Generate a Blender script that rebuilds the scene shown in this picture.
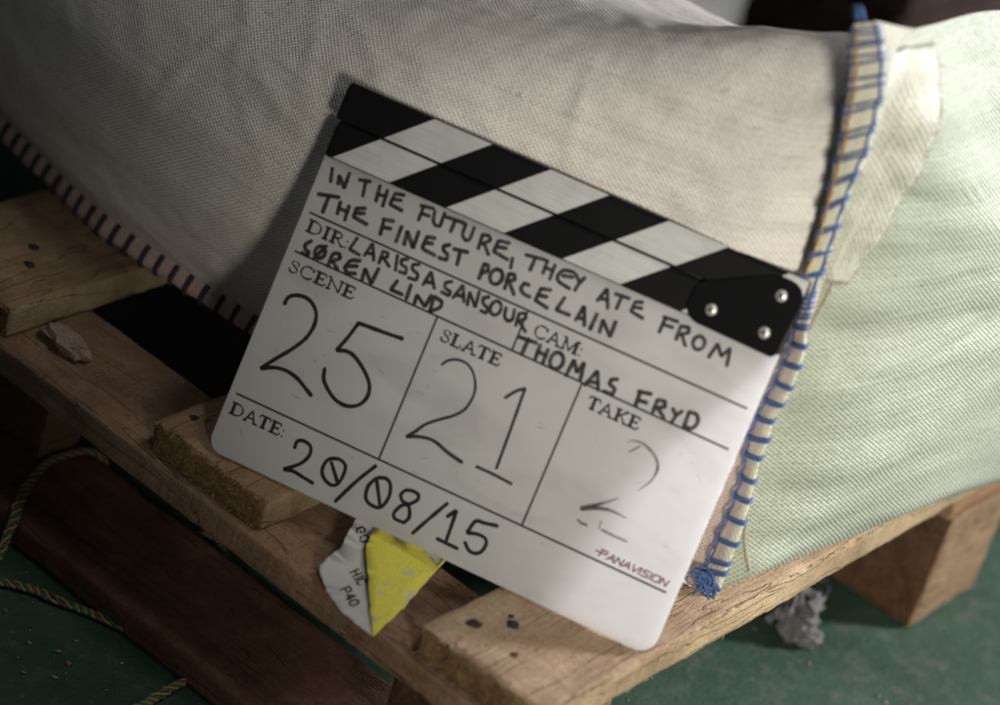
import bpy, bmesh, math, random
import numpy as np
from mathutils import Vector, Matrix, noise
from mathutils.bvhtree import BVHTree

for o in list(bpy.data.objects):
    bpy.data.objects.remove(o, do_unlink=True)
scene = bpy.context.scene
COL = scene.collection
random.seed(7)

# ------------------------------------------------------------------ camera
cd = bpy.data.cameras.new('camera')
cam = bpy.data.objects.new('camera', cd)
COL.objects.link(cam)
scene.camera = cam
cd.sensor_width = 36.0
cd.lens = 104.4
cd.clip_start = 0.05
cd.clip_end = 60.0
CR = Vector((0.73742318, 0.62545457, 0.25497771))      # right
CD = Vector((0.50145328, -0.25406560, -0.82704007))    # down
CF = Vector((-0.45249493, 0.73773793, -0.50099011))    # forward
cam.matrix_world = Matrix(((CR.x, -CD.x, -CF.x, 0.84061036),
                           (CR.y, -CD.y, -CF.y, -1.09571662),
                           (CR.z, -CD.z, -CF.z, 0.91195021),
                           (0, 0, 0, 1)))
cd.dof.use_dof = True
cd.dof.focus_distance = 1.685
cd.dof.aperture_fstop = 3.6

# ------------------------------------------------------------------ world (dim room) and lamps
w = bpy.data.worlds.new('World')
scene.world = w
w.use_nodes = True
bg = w.node_tree.nodes['Background']
bg.inputs[0].default_value = (0.75, 0.85, 1.0, 1)
bg.inputs[1].default_value = 0.034


def lamp(name, kind, loc, target, power, color, **kw):
    ld = bpy.data.lights.new(name, kind)
    ld.energy = power
    ld.color = color
    for k, v in kw.items():
        setattr(ld, k, v)
    o = bpy.data.objects.new(name, ld)
    COL.objects.link(o)
    o.location = loc
    o.rotation_euler = (Vector(target) - Vector(loc)).to_track_quat('-Z', 'Y').to_euler()
    return o


# work lamp in front on the right, and a window light behind on the right
lamp('work_lamp', 'SPOT', (1.42, -1.02, 0.72), (0.33, 0.19, 0.18), 136, (1.0, 0.95, 0.855),
     shadow_soft_size=0.15, spot_size=math.radians(27), spot_blend=1.0)
lamp('window_light', 'AREA', (1.47, 2.00, 0.84), (0.24, 0.10, 0.06), 88, (0.97, 0.95, 1.0),
     shape='RECTANGLE', size=0.30, size_y=0.45)

lamp('overhead_fill', 'AREA', (0.85, 0.30, 2.10), (0.22, 0.15, 0.1), 8, (1.0, 0.98, 0.94),  # added soft overhead fill, brightens deck tops, slate and sack top
     shape='RECTANGLE', size=0.7, size_y=0.5)

scene.view_settings.view_transform = 'Standard'
scene.view_settings.look = 'None'
scene.view_settings.gamma = 1.0
scene.view_settings.exposure = 0.15
scene.view_settings.use_curve_mapping = False


# ------------------------------------------------------------------ node helpers
def mat(name):
    m = bpy.data.materials.new(name)
    m.use_nodes = True
    nt = m.node_tree
    return m, nt, nt.nodes['Principled BSDF']


def nd(nt, typ, ins=None, **kw):
    n = nt.nodes.new(typ)
    for k, v in kw.items():
        setattr(n, k, v)
    for k, v in (ins or {}).items():
        if isinstance(v, bpy.types.NodeSocket):
            nt.links.new(v, n.inputs[k])
        else:
            n.inputs[k].default_value = v
    return n


def mth(nt, op, a, b=0.0, c=0.0):
    return nd(nt, 'ShaderNodeMath', {0: a, 1: b, 2: c}, operation=op).outputs[0]


def ramp(nt, fac, stops):
    n = nd(nt, 'ShaderNodeValToRGB', {0: fac})
    els = n.color_ramp.elements
    while len(els) > 1:
        els.remove(els[-1])
    els[0].position = stops[0][0]
    els[0].color = (*stops[0][1], 1)
    for p, c in stops[1:]:
        e = els.new(p)
        e.color = (*c, 1)
    return n.outputs[0]


def mixc(nt, fac, a, b, blend='MIX'):
    n = nd(nt, 'ShaderNodeMix', data_type='RGBA', blend_type=blend)
    for k, v in ((0, fac), (6, a), (7, b)):
        if isinstance(v, bpy.types.NodeSocket):
            nt.links.new(v, n.inputs[k])
        else:
            n.inputs[k].default_value = (*v, 1) if isinstance(v, tuple) and len(v) == 3 else v
    return n.outputs[2]


def noise_tex(nt, vec, scale, detail=4.0, rough=0.55, dist=0.0):
    return nd(nt, 'ShaderNodeTexNoise', {'Vector': vec, 'Scale': scale, 'Detail': detail,
                                         'Roughness': rough, 'Distortion': dist}).outputs[0]


def bump(nt, b, height, dist, strength=1.0, normal=None):
    ins = {'Height': height, 'Distance': dist, 'Strength': strength}
    if normal is not None:
        ins['Normal'] = normal
    n = nd(nt, 'ShaderNodeBump', ins)
    nt.links.new(n.outputs[0], b.inputs['Normal'])
    return n.outputs[0]


def plain(name, col, rough=0.5, metal=0.0, var=0.12, vscale=300.0, spec=0.5):
    m, nt, b = mat(name)
    tc = nd(nt, 'ShaderNodeTexCoord').outputs['Object']
    n = noise_tex(nt, tc, vscale)
    f = mth(nt, 'MULTIPLY_ADD', n, 2 * var, 1 - var)
    c = mixc(nt, 1.0, col, f, 'MULTIPLY')
    nt.links.new(c, b.inputs['Base Color'])
    b.inputs['Roughness'].default_value = rough
    b.inputs['Metallic'].default_value = metal
    b.inputs['Specular IOR Level'].default_value = spec
    return m


def wood(name, dark, light, axis=1, rough=0.85, dirt=0.5, grain=1.0):
    """sawn softwood, the grain running along object axis 0 (x) or 1 (y)"""
    m, nt, b = mat(name)
    tc = nd(nt, 'ShaderNodeTexCoord').outputs['Object']
    oi = nd(nt, 'ShaderNodeObjectInfo').outputs['Random']
    off = nd(nt, 'ShaderNodeCombineXYZ', {0: mth(nt, 'MULTIPLY', oi, 7.0), 1: mth(nt, 'MULTIPLY', oi, 3.0), 2: oi}).outputs[0]
    v0 = nd(nt, 'ShaderNodeVectorMath', {0: tc, 1: off}, operation='ADD').outputs[0]
    sc = (9.0, 62.0, 62.0) if axis == 0 else (62.0, 9.0, 62.0)
    vg = nd(nt, 'ShaderNodeVectorMath', {0: v0, 1: sc}, operation='MULTIPLY').outputs[0]
    g = noise_tex(nt, vg, 1.0, 5.0, 0.6, 0.6)
    sf = (60.0, 900.0, 900.0) if axis == 0 else (900.0, 60.0, 900.0)
    vf = nd(nt, 'ShaderNodeVectorMath', {0: v0, 1: sf}, operation='MULTIPLY').outputs[0]
    gf = noise_tex(nt, vf, 1.0, 3.0, 0.6)
    big = noise_tex(nt, v0, 14.0, 5.0, 0.6)
    spk = noise_tex(nt, v0, 220.0, 3.0, 0.6)
    c = ramp(nt, g, [(0.22, dark), (0.46, tuple(0.35 * a + 0.65 * b2 for a, b2 in zip(dark, light))), (0.70, light)])
    c = mixc(nt, mth(nt, 'MULTIPLY', gf, 0.45 * grain), c, tuple(0.6 * a for a in dark))
    pores = noise_tex(nt, v0, 900.0, 2.0, 0.7)
    c = mixc(nt, ramp(nt, pores, [(0.52, (0, 0, 0)), (0.72, (0.75, 0.75, 0.75))]), c, tuple(0.5 * a for a in dark))
    dust = noise_tex(nt, v0, 45.0, 5.0, 0.7)
    c = mixc(nt, ramp(nt, dust, [(0.48, (0, 0, 0)), (0.75, (0.5, 0.5, 0.5))]), c, tuple(min(0.6, 1.15 * a + 0.04) for a in light))
    dm = ramp(nt, big, [(0.42, (0, 0, 0)), (0.66, (1, 1, 1))])
    c = mixc(nt, mth(nt, 'MULTIPLY', dm, dirt), c, tuple(0.4 * a for a in dark))
    sm = ramp(nt, spk, [(0.62, (0, 0, 0)), (0.72, (1, 1, 1))])
    c = mixc(nt, mth(nt, 'MULTIPLY', sm, 0.45), c, tuple(0.35 * a for a in dark))
    vc = nd(nt, 'ShaderNodeVectorMath', {0: v0, 1: (5.0, 48.0, 48.0) if axis == 0 else (48.0, 5.0, 48.0)}, operation='MULTIPLY').outputs[0]
    ck = mth(nt, 'ABSOLUTE', mth(nt, 'SUBTRACT', noise_tex(nt, vc, 1.3, 2.0, 0.5, 0.25), 0.5))
    crack = ramp(nt, ck, [(0.0, (1, 1, 1)), (0.007, (0, 0, 0))])
    c = mixc(nt, mth(nt, 'MULTIPLY', crack, 0.25), c, tuple(0.3 * a for a in dark))
    nt.links.new(c, b.inputs['Base Color'])
    b.inputs['Roughness'].default_value = rough
    b.inputs['Specular IOR Level'].default_value = 0.25
    h = mth(nt, 'ADD', mth(nt, 'MULTIPLY', gf, 0.6), mth(nt, 'ADD', mth(nt, 'MULTIPLY', g, 1.0), mth(nt, 'MULTIPLY', spk, 0.4)))
    sw = (220.0, 14.0, 14.0) if axis == 0 else (14.0, 220.0, 14.0)
    saw = noise_tex(nt, nd(nt, 'ShaderNodeVectorMath', {0: v0, 1: sw}, operation='MULTIPLY').outputs[0], 1.0, 2.0, 0.5)
    h = mth(nt, 'ADD', h, mth(nt, 'ADD', mth(nt, 'MULTIPLY', saw, 0.55), mth(nt, 'MULTIPLY', pores, 0.5)))
    h = mth(nt, 'SUBTRACT', h, mth(nt, 'MULTIPLY', crack, 0.8))
    bump(nt, b, h, 0.0017, 1.0)
    return m


def endgrain(name, dark, light):
    m, nt, b = mat(name)
    tc = nd(nt, 'ShaderNodeTexCoord').outputs['Object']
    a = noise_tex(nt, tc, 420.0, 4.0, 0.65)
    c2 = noise_tex(nt, tc, 60.0, 4.0, 0.6)
    s = mth(nt, 'ADD', mth(nt, 'MULTIPLY', a, 0.6), mth(nt, 'MULTIPLY', c2, 0.4))
    c = ramp(nt, s, [(0.34, dark), (0.64, light)])
    nt.links.new(c, b.inputs['Base Color'])
    b.inputs['Roughness'].default_value = 0.95
    b.inputs['Specular IOR Level'].default_value = 0.15
    bump(nt, b, a, 0.0022, 1.0)
    return m


def weave(name, base, gap, stain, p=0.00150, tint=None):
    """woven polypropylene tape cloth on a UV map in metres"""
    m, nt, b = mat(name)
    uv = nd(nt, 'ShaderNodeUVMap').outputs[0]
    wob = nd(nt, 'ShaderNodeTexNoise', {'Vector': uv, 'Scale': 30.0, 'Detail': 3.0}).outputs['Color']
    wv = nd(nt, 'ShaderNodeVectorMath', {0: wob, 1: (0.0016, 0.0016, 0.0)}, operation='MULTIPLY').outputs[0]
    vec = nd(nt, 'ShaderNodeVectorMath', {0: uv, 1: wv}, operation='ADD').outputs[0]
    sx = nd(nt, 'ShaderNodeSeparateXYZ', {0: vec})
    k = math.pi / p
    su = mth(nt, 'SINE', mth(nt, 'MULTIPLY', sx.outputs[0], k / 1.15))
    sv = mth(nt, 'SINE', mth(nt, 'MULTIPLY', sx.outputs[1], k * 1.12))
    prod = mth(nt, 'MULTIPLY', su, sv)
    h = mth(nt, 'MULTIPLY_ADD', prod, 0.5, 0.5)
    # each tape crossing takes its own height and tone
    fl = nd(nt, 'ShaderNodeVectorMath', {0: nd(nt, 'ShaderNodeVectorMath', {0: vec, 1: (1 / (1.15 * p), 1.12 / p, 1.0)}, operation='MULTIPLY').outputs[0]}, operation='FLOOR').outputs[0]
    wn = nd(nt, 'ShaderNodeTexWhiteNoise', {'Vector': fl}, noise_dimensions='3D').outputs[0]
    fib = noise_tex(nt, nd(nt, 'ShaderNodeVectorMath', {0: uv, 1: (180.0, 1500.0, 1.0)}, operation='MULTIPLY').outputs[0], 1.0, 3.0, 0.6)
    thr = noise_tex(nt, nd(nt, 'ShaderNodeVectorMath', {0: vec, 1: (6.0, 430.0, 1.0)}, operation='MULTIPLY').outputs[0], 1.0, 2.0, 0.5)
    hh = mth(nt, 'ADD', mth(nt, 'MULTIPLY', h, mth(nt, 'MULTIPLY_ADD', wn, 0.9, 0.45)), mth(nt, 'MULTIPLY', fib, 0.35))
    hh = mth(nt, 'ADD', hh, mth(nt, 'MULTIPLY', thr, 0.7))
    f = ramp(nt, hh, [(0.50, gap), (1.0, base)])
    st = noise_tex(nt, uv, 9.0, 6.0, 0.62)
    sm = ramp(nt, st, [(0.50, (0, 0, 0)), (0.74, (1, 1, 1))])
    c = mixc(nt, mth(nt, 'MULTIPLY', sm, 0.55), f, stain)
    sp = noise_tex(nt, uv, 150.0, 2.0, 0.5)
    sm2 = ramp(nt, sp, [(0.735, (0, 0, 0)), (0.76, (1, 1, 1))])
    c = mixc(nt, mth(nt, 'MULTIPLY', sm2, 0.7), c, tuple(0.3 * a for a in stain))
    nt.links.new(c, b.inputs['Base Color'])
    b.inputs['Roughness'].default_value = 0.5
    b.inputs['Specular IOR Level'].default_value = 0.45
    fine = noise_tex(nt, uv, 70.0, 4.0, 0.6)
    n1 = nd(nt, 'ShaderNodeBump', {'Height': fine, 'Distance': 0.0012, 'Strength': 0.5}).outputs[0]
    bump(nt, b, hh, 0.00050, 0.9, n1)
    return m


# ------------------------------------------------------------------ mesh helpers
def put(name, verts, faces, m, parent=None, smooth=True, slots=None, uvs=None):
    me = bpy.data.meshes.new(name)
    me.from_pydata([tuple(v) for v in verts], [], faces)
    ms = m if isinstance(m, (list, tuple)) else [m]
    for x in ms:
        me.materials.append(x)
    if slots is not None:
        me.polygons.foreach_set('material_index', slots)
    me.polygons.foreach_set('use_smooth', [smooth] * len(me.polygons))
    if uvs is not None:
        ul = me.uv_layers.new(name='UVMap')
        li = np.empty(len(me.loops), dtype=np.int32)
        me.loops.foreach_get('vertex_index', li)
        ul.data.foreach_set('uv', np.asarray(uvs, dtype=np.float32)[li].ravel())
    me.validate()
    me.update()
    o = bpy.data.objects.new(name, me)
    COL.objects.link(o)
    if parent is not None:
        o.parent = parent
    return o


def fix_normals(o):
    bm = bmesh.new()
    bm.from_mesh(o.data)
    bmesh.ops.recalc_face_normals(bm, faces=bm.faces)
    bm.to_mesh(o.data)
    bm.free()
    return o


def tag(o, label=None, cat=None, group=None, kind=None):
    for k, v in (('label', label), ('category', cat), ('group', group), ('kind', kind)):
        if v:
            o[k] = v
    return o


def empty(name, loc=(0, 0, 0)):
    o = bpy.data.objects.new(name, None)
    o.empty_display_size = 0.02
    COL.objects.link(o)
    o.location = loc
    return o


def rel(o, parent):
    """parent while keeping world coordinates (parents here are never rotated)"""
    o.parent = parent
    o.matrix_parent_inverse = Matrix.Translation(-parent.location)
    return o


def axis_cuts(a, b, n, r):
    t = [a, a + 0.3 * r, a + r]
    t += [a + r + (b - a - 2 * r) * i / n for i in range(1, n)]
    t += [b - r, b - 0.3 * r, b]
    return t


def rough_box(name, lo, hi, n, r, m, parent, amp=0.0006, endaxis=None, endamp=0.0, endm=None, sidem=None, seed=0, freq=40.0, warp=0.0, chips=()):
    """a box with rounded, uneven edges; faces across endaxis take the second material"""
    cuts = [axis_cuts(lo[i], hi[i], n[i], r) for i in range(3)]
    V, idx, F, S = [], {}, [], []

    def vid(p):
        k = tuple(round(c, 7) for c in p)
        if k not in idx:
            idx[k] = len(V)
            V.append(Vector(p))
        return idx[k]
    for ax in range(3):
        a1, a2 = [(1, 2), (2, 0), (0, 1)][ax]
        for side, val in ((0, lo[ax]), (1, hi[ax])):
            c1, c2 = cuts[a1], cuts[a2]
            for i in range(len(c1) - 1):
                for j in range(len(c2) - 1):
                    q = []
                    for (u, v) in ((c1[i], c2[j]), (c1[i + 1], c2[j]), (c1[i + 1], c2[j + 1]), (c1[i], c2[j + 1])):
                        p = [0, 0, 0]
                        p[ax], p[a1], p[a2] = val, u, v
                        q.append(vid(p))
                    F.append(q if side else q[::-1])
                    S.append(1 if ax == endaxis else (2 if sidem and ax == 0 else 0))
    inner_lo = Vector([lo[i] + r for i in range(3)])
    inner_hi = Vector([hi[i] - r for i in range(3)])
    out = []
    for v in V:
        c = Vector([min(max(v[i], inner_lo[i]), inner_hi[i]) for i in range(3)])
        d = v - c
        on_end = endaxis is not None and (abs(v[endaxis] - lo[endaxis]) < 1e-6 or abs(v[endaxis] - hi[endaxis]) < 1e-6)
        edge = sum(1 for i in range(3) if abs(d[i]) > 1e-6) >= 2
        if d.length > 1e-9:
            v2 = c + d.normalized() * r * (1.0 if edge else 1.0) if edge else v.copy()
            nn = d.normalized()
        else:
            v2, nn = v.copy(), Vector((0, 0, 0))
        s3 = Vector((seed * 3.1, seed * 1.7, seed * 0.9))
        k = noise.noise(v * freq + s3) + 0.6 * noise.noise(v * freq * 3.1 + s3)
        v2 = v2 + nn * k * amp
        if edge:
            v2 = v2 - nn * abs(noise.noise(v * 130 + s3)) * amp * 2.2
        if on_end and endamp:
            e = Vector((0, 0, 0))
            e[endaxis] = 1 if v[endaxis] > c[endaxis] else -1
            kk = noise.noise(v * 170 + s3) + 0.8 * noise.noise(v * 420 + s3)
            v2 = v2 + e * kk * endamp
        if warp:
            v2.z += warp * noise.noise(Vector((v.x * 5, v.y * 5, seed)))
        for (cp, cr, cdep) in chips:
            dd = (v - Vector(cp))
            if dd.length < cr:
                v2 = v2 - nn * cdep * (1 - dd.length / cr) ** 0.6
        out.append(v2)
    ms = [q for q in (m, endm, sidem) if q]
    o = put(name, out, F, ms, None, True, S if endm else None)
    if parent is not None:
        rel(o, parent)
    return o


def catmull(pts, n, closed=False):
    P = [np.array(p, float) for p in pts]
    N = len(P)
    out = []
    segs = N if closed else N - 1
    for i in range(segs):
        if closed:
            p0, p1, p2, p3 = P[(i - 1) % N], P[i], P[(i + 1) % N], P[(i + 2) % N]
        else:
            p1, p2 = P[i], P[i + 1]
            p0 = P[i - 1] if i > 0 else 2 * p1 - p2
            p3 = P[i + 2] if i + 2 < N else 2 * p2 - p1
        for k in range(n):
            t = k / n
            out.append(0.5 * (2 * p1 + (p2 - p0) * t + (2 * p0 - 5 * p1 + 4 * p2 - p3) * t * t + (3 * p1 - p0 - 3 * p2 + p3) * t ** 3))
    if not closed:
        out.append(P[-1])
    return out


def tube(pts, r, sides=7, V=None, F=None):
    """round thread along pts; returns verts, faces"""
    V = [] if V is None else V
    F = [] if F is None else F
    P = [Vector(p) for p in pts]
    base = len(V)
    n = len(P)
    for i, p in enumerate(P):
        t = (P[min(i + 1, n - 1)] - P[max(i - 1, 0)]).normalized()
        a = t.cross(Vector((0.31, 0.2, 0.93)))
        if a.length < 1e-4:
            a = t.cross(Vector((1, 0, 0)))
        a.normalize()
        b = t.cross(a)
        rr = r[i] if isinstance(r, (list, tuple)) else r
        for k in range(sides):
            an = 2 * math.pi * k / sides
            V.append(p + a * (rr * math.cos(an)) + b * (rr * math.sin(an)))
    for i in range(n - 1):
        for k in range(sides):
            k2 = (k + 1) % sides
            F.append([base + i * sides + k, base + i * sides + k2, base + (i + 1) * sides + k2, base + (i + 1) * sides + k])
    F.append([base + k for k in range(sides)][::-1])
    F.append([base + (n - 1) * sides + k for k in range(sides)])
    return V, F


# ------------------------------------------------------------------ materials
M = {}
M['side'] = wood('pale_sawn_side', (0.33, 0.225, 0.115), (0.56, 0.425, 0.245), 1, dirt=0.6)
M['deck'] = wood('deck_wood', (0.22, 0.135, 0.072), (0.47, 0.32, 0.185), 1, dirt=0.45)
M['deck_pale'] = wood('pale_deck_wood', (0.29, 0.185, 0.108), (0.56, 0.40, 0.26), 1, dirt=0.35)
M['cross'] = wood('cross_wood', (0.215, 0.122, 0.072), (0.43, 0.27, 0.168), 0, dirt=0.45)
M['plank'] = wood('dark_plank_wood', (0.085, 0.040, 0.025), (0.26, 0.125, 0.078), 0, dirt=0.5)
M['crate'] = wood('dark_crate_wood', (0.016, 0.008, 0.006), (0.038, 0.020, 0.015), 0, dirt=0.3)
M['block'] = wood('block_wood', (0.12, 0.066, 0.038), (0.25, 0.155, 0.09), 1, dirt=0.3)
M['block_side'] = wood('pale_block_side', (0.15, 0.092, 0.046), (0.28, 0.185, 0.095), 1, dirt=0.45)
M['end'] = endgrain('saw_cut_end', (0.10, 0.055, 0.026), (0.33, 0.20, 0.095))
M['blockend'] = endgrain('shaded_block_end', (0.045, 0.023, 0.012), (0.14, 0.075, 0.04))  # darkened in the colour to stand for shade on the block fronts
M['nail'] = plain('rusty_nail', (0.035, 0.022, 0.016), 0.8, 0.2, 0.7)
M['sack'] = weave('sack_cloth', (0.76, 0.725, 0.665), (0.46, 0.42, 0.375), (0.61, 0.53, 0.475))
M['sack_end'] = weave('sack_end_cloth', (0.375, 0.41, 0.315), (0.205, 0.225, 0.16), (0.285, 0.30, 0.22), p=0.0016)
M['band'] = weave('sack_band_cloth', (0.48, 0.485, 0.385), (0.25, 0.24, 0.18), (0.33, 0.315, 0.24), p=0.0017)
M['hem'] = weave('hem_cloth', (0.56, 0.465, 0.42), (0.32, 0.25, 0.215), (0.33, 0.245, 0.205), p=0.0013)
M['hem_edge'] = weave('hem_edge_cloth', (0.64, 0.62, 0.50), (0.40, 0.38, 0.28), (0.42, 0.40, 0.29), p=0.0016)
M['blue'] = plain('blue_thread', (0.055, 0.105, 0.25), 0.75, 0, 0.45, 900)
M['navy'] = plain('navy_thread', (0.016, 0.014, 0.022), 0.8, 0, 0.4, 900)
M['orange'] = plain('orange_thread', (0.48, 0.26, 0.05), 0.7, 0, 0.3, 900)
M['fray'] = plain('frayed_thread', (0.29, 0.25, 0.17), 0.9, 0, 0.4, 700)
M['yellow_cord'] = plain('yellow_cord', (0.26, 0.20, 0.06), 0.6, 0, 0.4, 500)
M['green_cord'] = plain('green_cord', (0.03, 0.10, 0.06), 0.6, 0, 0.4, 500)
M['blue_cord'] = plain('blue_cord', (0.10, 0.07, 0.05), 0.6, 0, 0.4, 500)
M['chip'] = wood('chip_wood', (0.26, 0.17, 0.12), (0.45, 0.33, 0.25), 0, dirt=0.1)
M['lint'] = plain('grey_lint', (0.105, 0.102, 0.10), 0.95, 0, 0.5, 120)


def floor_mat():
    m, nt, b = mat('green_painted_floor')
    tc = nd(nt, 'ShaderNodeTexCoord').outputs['Object']
    n1 = noise_tex(nt, tc, 9.0, 6.0, 0.6)
    n2 = noise_tex(nt, tc, 70.0, 5.0, 0.65)
    n3 = noise_tex(nt, tc, 260.0, 3.0, 0.6)
    c = ramp(nt, n1, [(0.32, (0.020, 0.048, 0.029)), (0.68, (0.044, 0.088, 0.055))])
    d = ramp(nt, n2, [(0.54, (0, 0, 0)), (0.70, (1, 1, 1))])
    c = mixc(nt, mth(nt, 'MULTIPLY', d, 0.55), c, (0.095, 0.095, 0.075))
    e = ramp(nt, n3, [(0.66, (0, 0, 0)), (0.73, (1, 1, 1))])
    c = mixc(nt, mth(nt, 'MULTIPLY', e, 0.6), c, (0.14, 0.125, 0.10))
    nt.links.new(c, b.inputs['Base Color'])
    r = mth(nt, 'MULTIPLY_ADD', n2, 0.5, 0.30)
    nt.links.new(r, b.inputs['Roughness'])
    bump(nt, b, mth(nt, 'ADD', n2, mth(nt, 'MULTIPLY', n3, 0.5)), 0.0016, 0.6)
    return m


# ------------------------------------------------------------------ floor
FZ = -0.135
V, F = [], []
n = 40
for i in range(n + 1):
    for j in range(n + 1):
        x, y = -4 + 8 * i / n, -3 + 8 * j / n
        V.append((x, y, FZ))
for i in range(n):
    for j in range(n):
        a = i * (n + 1) + j
        F.append([a, a + n + 1, a + n + 2, a + 1])
tag(put('floor', V, F, floor_mat()), 'worn green painted concrete floor', None, None, 'structure')

# ------------------------------------------------------------------ pallet
DT = -0.0016      # deck surface
pallet = empty('wooden_pallet', (0, 0.2, FZ))
tag(pallet, 'rough wooden pallet of wide spaced deck boards carrying the sack and slate', 'pallet')
deck = [(-0.500, -0.400, -0.004), (-0.263, -0.163, -0.004), (-0.037, 0.0545, -0.004), (0.1765, 0.2655, -0.008)]
for k, (x0, x1, y0) in enumerate(deck):
    chips = ()
    if k == 3:
        chips = (((x1, y0, DT), 0.020, 0.0025), ((x1, y0 + 0.03, DT), 0.012, 0.0018))
    rough_box('deck_board', (x0, y0, DT - 0.0205), (x1, 0.62, DT), (22, 120, 7), 0.0016,
              M['deck_pale'] if k == 3 else M['deck'], pallet, 0.0009, 1, 0.0016, M['end'], M['side'], seed=k + 1, warp=0.0006, chips=chips)
for (y0, y1) in ((-0.010, 0.069), (0.437, 0.56)):
    rough_box('cross_board', (-0.52, y0, DT - 0.0405), (0.262, y1, DT - 0.0212), (90, 12, 4), 0.0016, M['cross'], pallet,
              0.0006, 0, 0.001, M['end'], seed=9 + y0, warp=0.0005)
for (y0, y1) in ((-0.020, 0.069),):
    rough_box('bottom_board', (-0.52, y0, FZ + 0.0008), (0.262, y1, FZ + 0.020), (80, 14, 4), 0.0022, M['plank'], pallet,
              0.0008, 0, 0.001, M['end'], seed=14)
for (x0, x1, y0, y1, zb) in ((-0.245, -0.147, 0.030, 0.066, FZ + 0.0208), (0.165, 0.262, -0.002, 0.066, FZ + 0.0208),
                             (0.176, 0.262, 0.444, 0.530, FZ + 0.0008), (-0.215, -0.117, 0.444, 0.555, FZ + 0.0008)):
    rough_box('block', (x0, y0, zb), (x1, y1, DT - 0.0412), (14, 14, 12), 0.003, M['block'], pallet, 0.0009, 1, 0.0016, M['blockend'], M['block_side'], seed=20 + x0 * 9)


for k, (x0, x1, y0) in enumerate(deck[1:]):
    rs = random.Random(60 + k)
    V, F = [], []
    for q in range(150):
        x = rs.uniform(x0 + 0.001, x1 - 0.001)
        z = rs.choice([DT - rs.uniform(0.0003, 0.002), DT - rs.uniform(0, 0.0195), DT - 0.0195])
        l = rs.uniform(0.0012, 0.0042)
        p0 = Vector((x, y0 + 0.001, z))
        d = Vector((rs.uniform(-0.5, 0.5), -1, rs.uniform(-0.7, 0.5))).normalized() * l
        tube([p0, p0 + d * 0.55, p0 + d], [0.00035, 0.00028, 0.00005], 4, V, F)
    for q in range(90):      # slivers lifted along the right-hand edge
        y = rs.uniform(y0, 0.33)
        p0 = Vector((x1 - 0.0008, y, DT - rs.choice([0.0006, 0.0006, 0.0195])))
        d = Vector((rs.uniform(0.1, 0.8), rs.choice([-1, 1]) * rs.uniform(0.5, 1.4), rs.uniform(-0.2, 0.35))).normalized() * rs.uniform(0.0015, 0.005)
        tube([p0, p0 + d * 0.55, p0 + d], [0.0003, 0.00025, 0.00005], 4, V, F)
    o = rel(put('end_splinters', V, F, M['side']), pallet)
    o['kind'] = 'stuff'


def nail_head(x, y, r, dz=0.0):
    Vn, Fn = [], []
    rings = [(0.0, 0.0006), (0.6 * r, 0.0005), (r, 0.0001), (r * 1.02, -0.0015)]
    m_ = 14
    Vn.append((x, y, DT + dz + rings[0][1]))
    for (rr, zz) in rings[1:]:
        for k in range(m_):
            a = 2 * math.pi * k / m_
            q = rr * (1 + 0.4 * noise.noise(Vector((x * 90, k * 0.9, rr * 500))))
            Vn.append((x + q * math.cos(a), y + q * math.sin(a), DT + dz + zz))
    for k in range(m_):
        Fn.append([0, 1 + k, 1 + (k + 1) % m_])
    for j in range(2):
        for k in range(m_):
            a, b2 = 1 + j * m_ + k, 1 + j * m_ + (k + 1) % m_
            Fn.append([a, a + m_, b2 + m_, b2])
    rel(put('nail', Vn, Fn, M['nail']), pallet)


for (x, y, r) in ((0.205, 0.038, 0.0036), (0.192, 0.019, 0.0042), (0.2225, 0.0175, 0.0032), (0.199, 0.043, 0.0018),
                  (-0.027, 0.018, 0.0034), (-0.197, 0.042, 0.0034), (-0.211, 0.058, 0.0036)):
    nail_head(x, y, r)

# ------------------------------------------------------------------ sack
sack = empty('woven_sack', (-0.1, 0.33, DT))
tag(sack, 'big stuffed off-white woven sack with blue stitched edge behind the clapperboard', 'sack')


def yh(z):
    return 0.160 + 0.018 * math.sin(math.pi * min(max(z, 0), 0.3) / 0.36)


B0 = DT + 0.001
# seam loop at the right end: (x, y, z), counter-clockwise from the front foot
SEAM = [(0.249, 0.163, B0), (0.245, yh(0.05) + .004, 0.05), (0.242, yh(0.11) + .004, 0.11), (0.241, yh(0.18) + .004, 0.18), (0.238, yh(0.25) + .005, 0.25),
        (0.235, 0.175, 0.316), (0.229, 0.190, 0.343), (0.226, 0.232, 0.343), (0.228, 0.31, 0.337), (0.235, 0.44, 0.30), (0.258, 0.575, 0.18), (0.283, 0.59, B0), (0.268, 0.36, B0)]
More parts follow.
